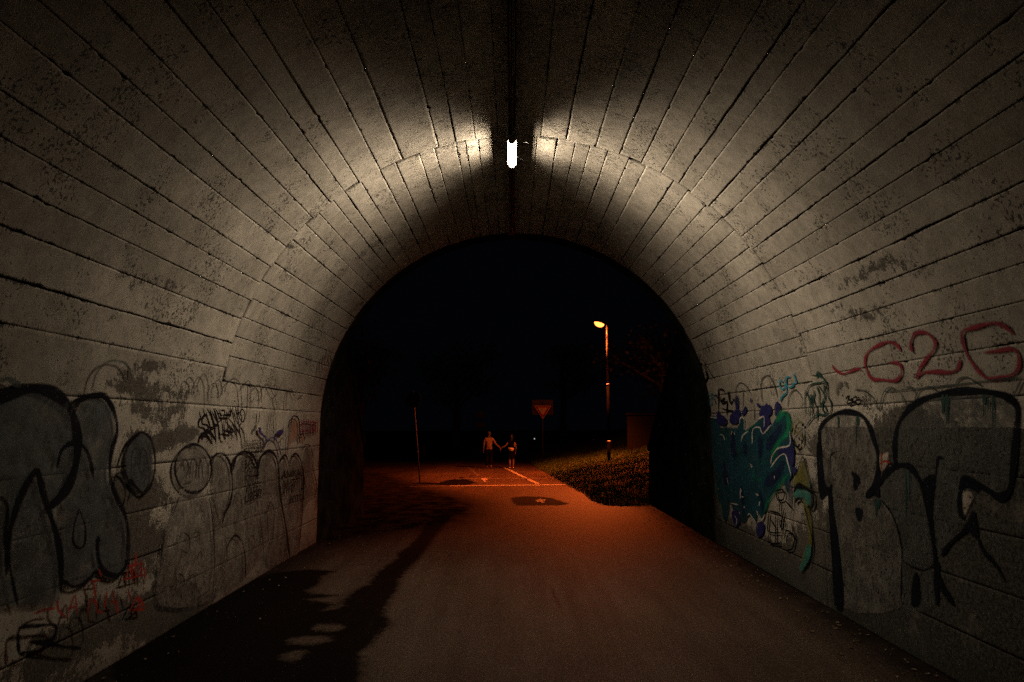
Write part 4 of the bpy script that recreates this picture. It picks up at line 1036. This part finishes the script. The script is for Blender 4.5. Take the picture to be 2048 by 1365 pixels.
# far signpost
FX, FY = (961-1024)/F*46-.07, 46.0
fs = thing('direction_sign', 'small dim signpost with two plates far behind the couple', 'road sign', (FX, FY, 0))
bm = bmesh.new(); add_tube(bm, [(FX, FY, -.1), (FX, FY, zof(822, FY))], .03, 10); local(bm_obj('pole', bm, M['dark_metal'], fs, True), fs)
bm = bmesh.new(); disc(bm, (FX, FY-.05, zof(829, FY)), .26, .012); local(bm_obj('round_plate', bm, simple('dim_blue_plate', (.05,.06,.09), .5), fs), fs)
bm = bmesh.new(); add_box(bm, (FX, FY-.05, zof(850, FY)), (.62, .012, .34)); local(bm_obj('name_plate', bm, simple('dim_grey_plate', (.06,.065,.08), .5), fs), fs)
# pale post at the left, bollard light at the right
gx, gy = on_ground(847.5, 912)
pb = thing('bollard', 'short pale bollard on the dark left verge', 'bollard', (gx, gy, 0))
bm = bmesh.new(); add_tube(bm, [(gx, gy, -.05), (gx, gy, .62)], [.10, .09], 12); local(bm_obj('post', bm, simple('pale_green_post', (.10,.16,.15), .5), pb, True), pb)
bm = bmesh.new(); add_tube(bm, [(gx, gy, .62), (gx, gy, .70), (gx, gy, .74)], [.12, .12, .05], 12); local(bm_obj('cap', bm, simple('pale_cap', (.16,.26,.25), .5), pb, True), pb)
BX_, BY_ = (1068.5-1024)/F*58-.07, 58.0
bl = thing('bollard_light', 'tiny white bollard light far behind the sign pole', 'light', (BX_, BY_, 0))
hz = zof(878, BY_)
bm = bmesh.new(); add_tube(bm, [(BX_, BY_, -.05), (BX_, BY_, hz-.06)], .05, 10); local(bm_obj('post', bm, M['dark_metal'], bl, True), bl)
bm = bmesh.new(); add_tube(bm, [(BX_, BY_, hz-.035), (BX_, BY_, hz+.035)], .04, 10); local(bm_obj('lamp_glass', bm, emit('white_glass', (.9,.95,1.0), .8), bl, True), bl)
bm = bmesh.new(); add_tube(bm, [(BX_, BY_, hz+.052), (BX_, BY_, hz+.08)], [.08, .03], 10); local(bm_obj('cap', bm, M['dark_metal'], bl, True), bl)

# garden wall behind the grass bank
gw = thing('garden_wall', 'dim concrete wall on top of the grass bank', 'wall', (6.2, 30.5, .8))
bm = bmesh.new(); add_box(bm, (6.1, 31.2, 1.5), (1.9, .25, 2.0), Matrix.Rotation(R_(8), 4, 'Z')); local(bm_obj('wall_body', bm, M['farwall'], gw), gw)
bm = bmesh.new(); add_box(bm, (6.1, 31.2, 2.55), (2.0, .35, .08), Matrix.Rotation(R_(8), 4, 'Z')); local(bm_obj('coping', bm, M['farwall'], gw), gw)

# ------------------------------------------------------------------ trees behind
t = NT('night_leaves'); p = t.pos()
t.bsdf(t.mix(t.noise(p, 2, 4), (.007,.012,.005), (.018,.028,.009)), .6, spec=.3); M['leaf'] = t.m
def tree(x, y, z0, h, spread, label, seed, dens=1.0):
    rg = random.Random(seed); o = thing('tree', label, 'tree', (x, y, z0), group='dark trees beyond the road')
    bm = bmesh.new(); tips = []
    add_tube(bm, [(x, y, z0-.2), (x+.1, y, z0+h*.3), (x-.05, y+.1, z0+h*.62)], [h*.035, h*.026, h*.014], 9)
    for i in range(9):
        a = rg.uniform(0, 6.28); s0 = z0 + h*rg.uniform(.22, .6); L = spread*rg.uniform(.55, 1.0)
        p1 = Vector((x+.04, y, s0)); p2 = p1 + Vector((math.cos(a)*L*.5, math.sin(a)*L*.5, h*.12)); p3 = p1 + Vector((math.cos(a)*L, math.sin(a)*L, h*rg.uniform(.14, .34)))
        add_tube(bm, [p1, p2, p3], [h*.012, h*.007, h*.002], 6); tips += [p2, p3, (p2+p3)/2]
        for _ in range(3):
            b = rg.uniform(0, 6.28); q = p2.lerp(p3, rg.random()); e = q + Vector((math.cos(b), math.sin(b), rg.uniform(0, 1)))*L*.35
            add_tube(bm, [q, e], [h*.004, h*.001], 5); tips.append(e)
    local(bm_obj('trunk', bm, M['bark'], o), o)
    tips += [Vector((x, y, z0+h*k)) for k in (.65, .75, .85)]
    n = int(2600*dens); T = np.array([tips[rg.randrange(len(tips))][:] for _ in range(n)])
    gens = np.random.default_rng(seed); off = gens.normal(size=(n, 3))*np.array([spread*.17, spread*.17, h*.055])
    C = T + off; a = gens.normal(size=(n, 3)); a /= np.linalg.norm(a, axis=1)[:, None]; b = np.cross(a, gens.normal(size=(n, 3))); b /= np.linalg.norm(b, axis=1)[:, None]
    s_ = gens.uniform(.06, .15, (n, 1))
    V = np.stack([C-a*s_, C+b*s_*.6, C+a*s_, C-b*s_*.6], 1).reshape(-1, 3); q = np.arange(n)*4
    local(mesh_obj('crown', V.tolist(), np.stack([q, q+1, q+2, q+3], -1).tolist(), M['leaf'], o), o)
tree(7.4, 33.5, .9, 6.8, 2.6, 'dark leafy tree right of the street lamp', 11, .8)
tree(-9.0, 40, 0, 8.5, 3.6, 'dark broad tree at the left of the road', 12)
tree(-4.8, 58, 0, 10, 4.2, 'dark tree far behind the leaning pole', 13)
tree(4.5, 62, 1.2, 10, 4.4, 'dark tree far behind the give way sign', 14)
tree(12.0, 48, 1.3, 9.5, 4.2, 'dark tree on the bank far at the right', 15)

# ------------------------------------------------------------------ litter along the wall foot
t = NT('dry_leaf'); rnd = t.new('ShaderNodeObjectInfo').outputs['Random']; p = t.pos()
t.bsdf(t.mix(t.noise(p, 6, 2), (.05,.03,.015), (.20,.14,.07)), .6); M['dryleaf'] = t.m
v = []; f = []
for k in range(230):
    sd_ = 1 if random.random() < .8 else -1
    x = sd_*(3.42 - abs(random.gauss(0, .28))); y = random.uniform(4.5, 17.0)
    if abs(x) < 2.3: continue
    s_ = random.uniform(.008, .020); a = random.uniform(0, 6.28); b = len(v)
    z = .008
    for i in range(6):
        r = s_*(1.0 if i % 3 else 1.5); an = a + i*math.pi/3
        v.append((x + r*math.cos(an), y + r*.8*math.sin(an), z + random.uniform(.002, .018)))
    v.append((x, y, z + .004))
    f += [(b+i, b+(i+1) % 6, b+6) for i in range(6)]
lit = mesh_obj('leaf_litter', v, f, M['dryleaf']); lit['kind'] = 'stuff'

# ------------------------------------------------------------------ people
SKIN = simple('skin', (.14,.085,.06), .7, 0, .08, 10, .05)
def skin_mesh(name, chains, parent, mat, sub=2, extra=None):
    """chains: list of [(pos, radius), ...]; a chain starting with an int joins that vertex of the first chain list"""
    V = []; E = []; Rr = []
    for ch in chains:
        prev = None
        for it in ch:
            if isinstance(it, int): prev = it; continue
            V.append(it[0]); Rr.append(it[1]); i = len(V)-1
            if prev is not None: E.append((prev, i))
            prev = i
    me = bpy.data.meshes.new(name); me.from_pydata(V, E, []); me.update()
    o = bpy.data.objects.new(name, me); COL.objects.link(o)
    m = o.modifiers.new('skin', 'SKIN'); m.use_smooth_shade = True
    for i, r in enumerate(Rr):
        rr = r if isinstance(r, tuple) else (r, r)
        me.skin_vertices[0].data[i].radius = rr
    me.skin_vertices[0].data[0].use_root = True
    s = o.modifiers.new('sub', 'SUBSURF'); s.levels = s.render_levels = sub
    bpy.context.view_layer.update()
    m2 = bpy.data.meshes.new_from_object(o.evaluated_get(bpy.context.evaluated_depsgraph_get()))
    bpy.data.objects.remove(o); bpy.data.meshes.remove(me)
    m2.name = name; m2.materials.clear(); m2.materials.append(mat)
    ob = bpy.data.objects.new(name, m2); COL.objects.link(ob); ob.parent = parent
    m2.polygons.foreach_set('use_smooth', [True]*len(m2.polygons))
    return ob
def add_head(ob, c, s=1.0, yaw=0):
    """head with nose, ears, brow and chin joined into the body mesh; it faces +y"""
    bm = bmesh.new(); bm.from_mesh(ob.data)
    h = bmesh.new(); bmesh.ops.create_uvsphere(h, u_segments=24, v_segments=18, radius=1)
    for v in h.verts:
        x, y, z = v.co
        v.co = Vector((x*.076, y*.096, z*.118))
        if z < -.2: v.co.x *= 1 - .28*(-z-.2)/.8; 
        if z < -.2 and y > 0: v.co.y *= 1.02
        if z < -.3 and y < 0: v.co.y *= .72
        if y > .9 and abs(x) < .25 and -.35 < z < .15: v.co.y += .020*(1-abs(x)/.3)
        if y > .75 and .05 < z < .2 and .2 < abs(x) < .55: v.co.y -= .007
        if y > .85 and abs(x) < .3 and -.55 < z < -.42: v.co.y += .005
    for sx in (-1, 1):
        bmesh.ops.create_uvsphere(h, u_segments=10, v_segments=6, radius=1, matrix=Matrix.Translation((sx*.079, -.006, -.005)) @ Matrix.Rotation(sx*.3, 4, 'Z') @ Matrix.Diagonal((.008, .020, .032, 1)))
    bmesh.ops.transform(h, matrix=Matrix.Translation(c) @ Matrix.Rotation(yaw, 4, 'Z') @ Matrix.Scale(s, 4), verts=h.verts)
    tmp = bpy.data.meshes.new('tmp'); h.to_mesh(tmp); h.free(); bm.from_mesh(tmp); bpy.data.meshes.remove(tmp)
    bm.to_mesh(ob.data); bm.free()
    ob.data.polygons.foreach_set('use_smooth', [True]*len(ob.data.polygons))
def fingers(wrist, d, side, curl=.5, base=0):
    """hand: palm vertex then four fingers and a thumb; returns chains with local vertex offsets"""
    d = Vector(d).normalized(); w = Vector(wrist)
    q = d.cross(Vector((side, 0, 0)));  q = q.normalized() if q.length > .1 else Vector((0, 1, 0))   # across the palm
    nrm = d.cross(q).normalized()
    palm = w + d*.055; ch = []
    ch.append([(tuple(w), .024), (tuple(palm), (.020, .034))])
    for i, L in enumerate((.072, .080, .074, .058)):
        b = palm + d*.030 + q*(.027 - i*.018)
        m1 = b + (d*(1-curl*.4) + nrm*curl*.5)*L*.5; m2 = m1 + (d*(1-curl) + nrm*curl)*L*.5
        ch.append([(tuple(palm + d*.012 + q*(.020 - i*.013)), .009), (tuple(b), .0088), (tuple(m1), .0080), (tuple(m2), .0068)])
    tb = w + d*.028 + q*.024
    ch.append([(tuple(tb), .011), (tuple(tb + q*.022 + d*.025), .0095), (tuple(tb + q*.030 + d*.055 + nrm*.01), .008)])
    return ch
def eyes(parent, c, s=1.0):
    for sx in (-1, 1):
        bm = bmesh.new(); bmesh.ops.create_uvsphere(bm, u_segments=10, v_segments=8, radius=.0115*s, matrix=Matrix.Translation(Vector(c) + Vector((sx*.030, .078, .008))*s)); bm_obj('eye', bm, M['signwhite'], parent, True)
def hair_cap(name, c, s, mat, parent, length=0.0):
    bm = bmesh.new(); bmesh.ops.create_uvsphere(bm, u_segments=28, v_segments=18, radius=1)
    rg = random.Random(3)
    for v in bm.verts:
        x, y, z = v.co; k = 1.0 + rg.uniform(-.012, .02)
        v.co = Vector((x*.083*k, y*.104*k - .006, z*.125*k + .006))
        if y > .25 and z < .35: v.co = Vector((x*.060, y*.070 - .006, z*.09 + .02))
        if length and y < .45 and z < -.1:
            v.co.z -= length*(-z-.1)*1.1; v.co.x *= 1 + .15*(-z); v.co.y -= .02*(-z)
        elif z < -.45: v.co = Vector((x*.06, y*.07, z*.08))
    bmesh.ops.transform(bm, matrix=Matrix.Translation(c) @ Matrix.Scale(s, 4), verts=bm.verts)
    return bm_obj(name, bm, mat, parent, True)

# joint world x of the clasped hands
PY = on_ground(982, 937)[1]
MXm = (979-1024)/F*33.3 - .07; WX = (1023-1024)/F*33.3 - .07; HX = (1001.5-1024)/F*33.3 - .07; HZ = .93
man = thing('person', 'person in a light shirt and dark trousers walking away and holding hands, on the left', 'person', (MXm, PY, 0))
hx = HX - MXm
body = [[((0,0,.92),(.135,.10)), ((0,-.01,1.05),(.125,.095)), ((0,-.005,1.22),(.15,.11)), ((0,-.005,1.36),(.15,.105)), ((0,0,1.43),(.075,.07)), ((0,.005,1.50),(.052,.055)), ((0,.02,1.57),.05)],
    [3, ((-.165,0,1.385),.062), ((-.215,-.01,1.30),.05), ((-.245,-.02,1.10),.040), ((-.262,.03,.92),.031), ((-.266,.06,.84),.024)],
    [3, ((.165,0,1.385),.062), ((.215,-.01,1.31),.05), ((.34,-.04,1.13),.040), ((hx-.06,-.02,HZ+.07),.031), ((hx-.012,-.01,HZ+.015),.024)],
    [0, ((-.09,0,.86),.092), ((-.10,.06,.50),.062), ((-.10,.02,.30),.055), ((-.10,-.03,.09),.038), ((-.105,.0,.045),.036), ((-.12,.13,.03),.030)],
    [0, ((.09,0,.86),.092), ((.10,.03,.50),.062), ((.10,-.05,.30),.055), ((.10,-.16,.12),.038), ((.10,-.15,.07),.036), ((.11,-.04,.03),.030)]]
b = skin_mesh('body', body, man, SKIN); add_head(b, (0, .03, 1.625), 1.0, .1)
def join_into(ob, chains):
    h = skin_mesh('tmp', chains, None, SKIN, 1)
    bm = bmesh.new(); bm.from_mesh(ob.data); bm.from_mesh(h.data); bm.to_mesh(ob.data); bm.free()
    m = h.data; bpy.data.objects.remove(h); bpy.data.meshes.remove(m)
    ob.data.polygons.foreach_set('use_smooth', [True]*len(ob.data.polygons))
for ch in fingers((-.266,.06,.845), (-.02,.12,-1), -1, .35): join_into(b, [ch])
for ch in fingers((hx-.02,-.01,HZ+.025), (.5,.1,-.85), 1, .75): join_into(b, [ch])
SHIRT = simple('light_shirt', (.14,.105,.09), .85, 0, .06, 30, .3); TROU = simple('dark_trousers', (.005,.005,.006), 1, spec=.0)
skin_mesh('shirt', [[((0,-.005,.93),(.158,.122)), ((0,-.01,1.05),(.150,.118)), ((0,-.005,1.22),(.170,.128)), ((0,-.005,1.37),(.165,.118)), ((0,0,1.44),(.085,.08))],
    [3, ((-.17,0,1.39),.074), ((-.222,-.01,1.29),.064), ((-.236,-.015,1.18),.060)], [3, ((.17,0,1.39),.074), ((.226,-.012,1.30),.064), ((.285,-.026,1.21),.060)]], man, SHIRT)
skin_mesh('trousers', [[((0,0,.97),(.150,.116)), ((0,0,.88),(.155,.118))],
    [1, ((-.088,0,.80),.108), ((-.10,.06,.50),.080), ((-.10,.02,.30),.074), ((-.10,-.03,.10),.066)], [1, ((.088,0,.80),.108), ((.10,.03,.50),.080), ((.10,-.05,.30),.074), ((.10,-.16,.14),.066)]], man, TROU)
for sx, yy, zz in ((-1, .0, .035), (1, -.14, .04)):
    skin_mesh('shoe', [[((sx*.105, yy-.05, zz+.01), (.045,.040)), ((sx*.108, yy+.05, zz), (.046,.034)), ((sx*.118, yy+.16, zz-.004), (.040,.026))]], man, M['dark_metal'])
hair_cap('hair', (0, .03, 1.63), 1.0, simple('brown_hair', (.035,.022,.015), .7), man); eyes(man, (0, .03, 1.625))

wom = thing('person', 'person in black with a small white bag, bare legs, holding hands on the right', 'person', (WX, PY, 0))
wx = HX - WX
body = [[((0,0,.86),(.130,.10)), ((0,-.01,.98),(.100,.082)), ((0,-.005,1.12),(.125,.095)), ((0,-.005,1.24),(.125,.09)), ((0,0,1.30),(.06,.058)), ((0,.005,1.37),(.043,.046)), ((0,.02,1.43),.042)],
    [3, ((.135,0,1.265),.050), ((.18,-.01,1.17),.041), ((.215,-.03,.98),.034), ((.20,.05,.84),.026), ((.195,.08,.78),.020)],
    [3, ((-.135,0,1.265),.050), ((-.185,-.01,1.18),.041), ((-.29,-.03,1.06),.034), ((wx+.075,-.02,HZ+.05),.026), ((wx+.020,-.012,HZ+.012),.020)],
    [0, ((-.08,0,.79),.085), ((-.075,.03,.47),.056), ((-.075,-.03,.28),.050), ((-.075,-.09,.10),.032), ((-.075,-.08,.055),.032), ((-.08,.04,.028),.027)],
    [0, ((.08,0,.79),.085), ((.080,.06,.47),.056), ((.085,.04,.28),.050), ((.085,.0,.09),.032), ((.085,.01,.045),.032), ((.09,.12,.028),.027)]]
b = skin_mesh('body', body, wom, SKIN); add_head(b, (0, .03, 1.48), .94, -.1)
for ch in fingers((.195,.08,.785), (0,.1,-1), 1, .4): join_into(b, [ch])
for ch in fingers((wx+.028,-.012,HZ+.018), (-.6,.05,-.8), -1, .75): join_into(b, [ch])
BLK = simple('black_cloth', (.004,.004,.005), 1, spec=.0)
skin_mesh('top', [[((0,0,.84),(.145,.112)), ((0,-.01,.98),(.115,.098)), ((0,-.005,1.12),(.140,.108)), ((0,-.005,1.25),(.138,.102)), ((0,0,1.31),(.07,.066))],
    [3, ((.14,0,1.27),.060), ((.182,-.01,1.18),.052)], [3, ((-.14,0,1.27),.060), ((-.187,-.01,1.19),.052)]], wom, BLK)
bm = bmesh.new(); add_tube(bm, [(0,0,.92), (0,0,.84), (0,.01,.70), (0,.01,.52)], [.128, .158, .175, .195], 28, cap=False)
for v in bm.verts: v.co.y = (v.co.y)*.82 + .012*math.sin(v.co.x*60)
bm_obj('skirt', bm, BLK, wom, True)
for sx, yy in ((-1, -.09), (1, 0)):
    skin_mesh('shoe', [[((sx*.08, yy-.04, .032), (.036,.030)), ((sx*.082, yy+.05, .028), (.037,.026)), ((sx*.09, yy+.14, .022), (.032,.020))]], wom, M['signwhite'])
hair_cap('hair', (0, .03, 1.485), .96, simple('black_hair', (.008,.007,.006), .5), wom, .26); eyes(wom, (0, .03, 1.48), .94)
bag = thing('shoulder_bag', 'small white shoulder bag on the back of the person in black', 'bag', (WX-.01, PY-.16, .90))
bm = bmesh.new(); add_box(bm, (0, 0, 0), (.21, .07, .15)); bmesh.ops.bevel(bm, geom=bm.edges[:], offset=.02, segments=3, affect='EDGES'); bm_obj('bag_body', bm, simple('white_leather', (.70,.62,.55), .5), bag, True)
bm = bmesh.new(); add_box(bm, (0, -.037, .035), (.196, .010, .08)); bmesh.ops.bevel(bm, geom=bm.edges[:], offset=.004, segments=2, affect='EDGES'); bm_obj('flap', bm, simple('white_leather_flap', (.66,.58,.50), .5), bag, True)
bm = bmesh.new(); add_tube(bm, [(.11, .0, .08), (.16, .01, .16), (.165, .06, .28), (.13, .12, .37), (.06, .2, .40), (-.08, .25, .22), (-.12, .2, .10), (-.115, .02, .07)], .010, 8); bm_obj('strap', bm, simple('pale_strap', (.45,.36,.30), .6), bag, True)
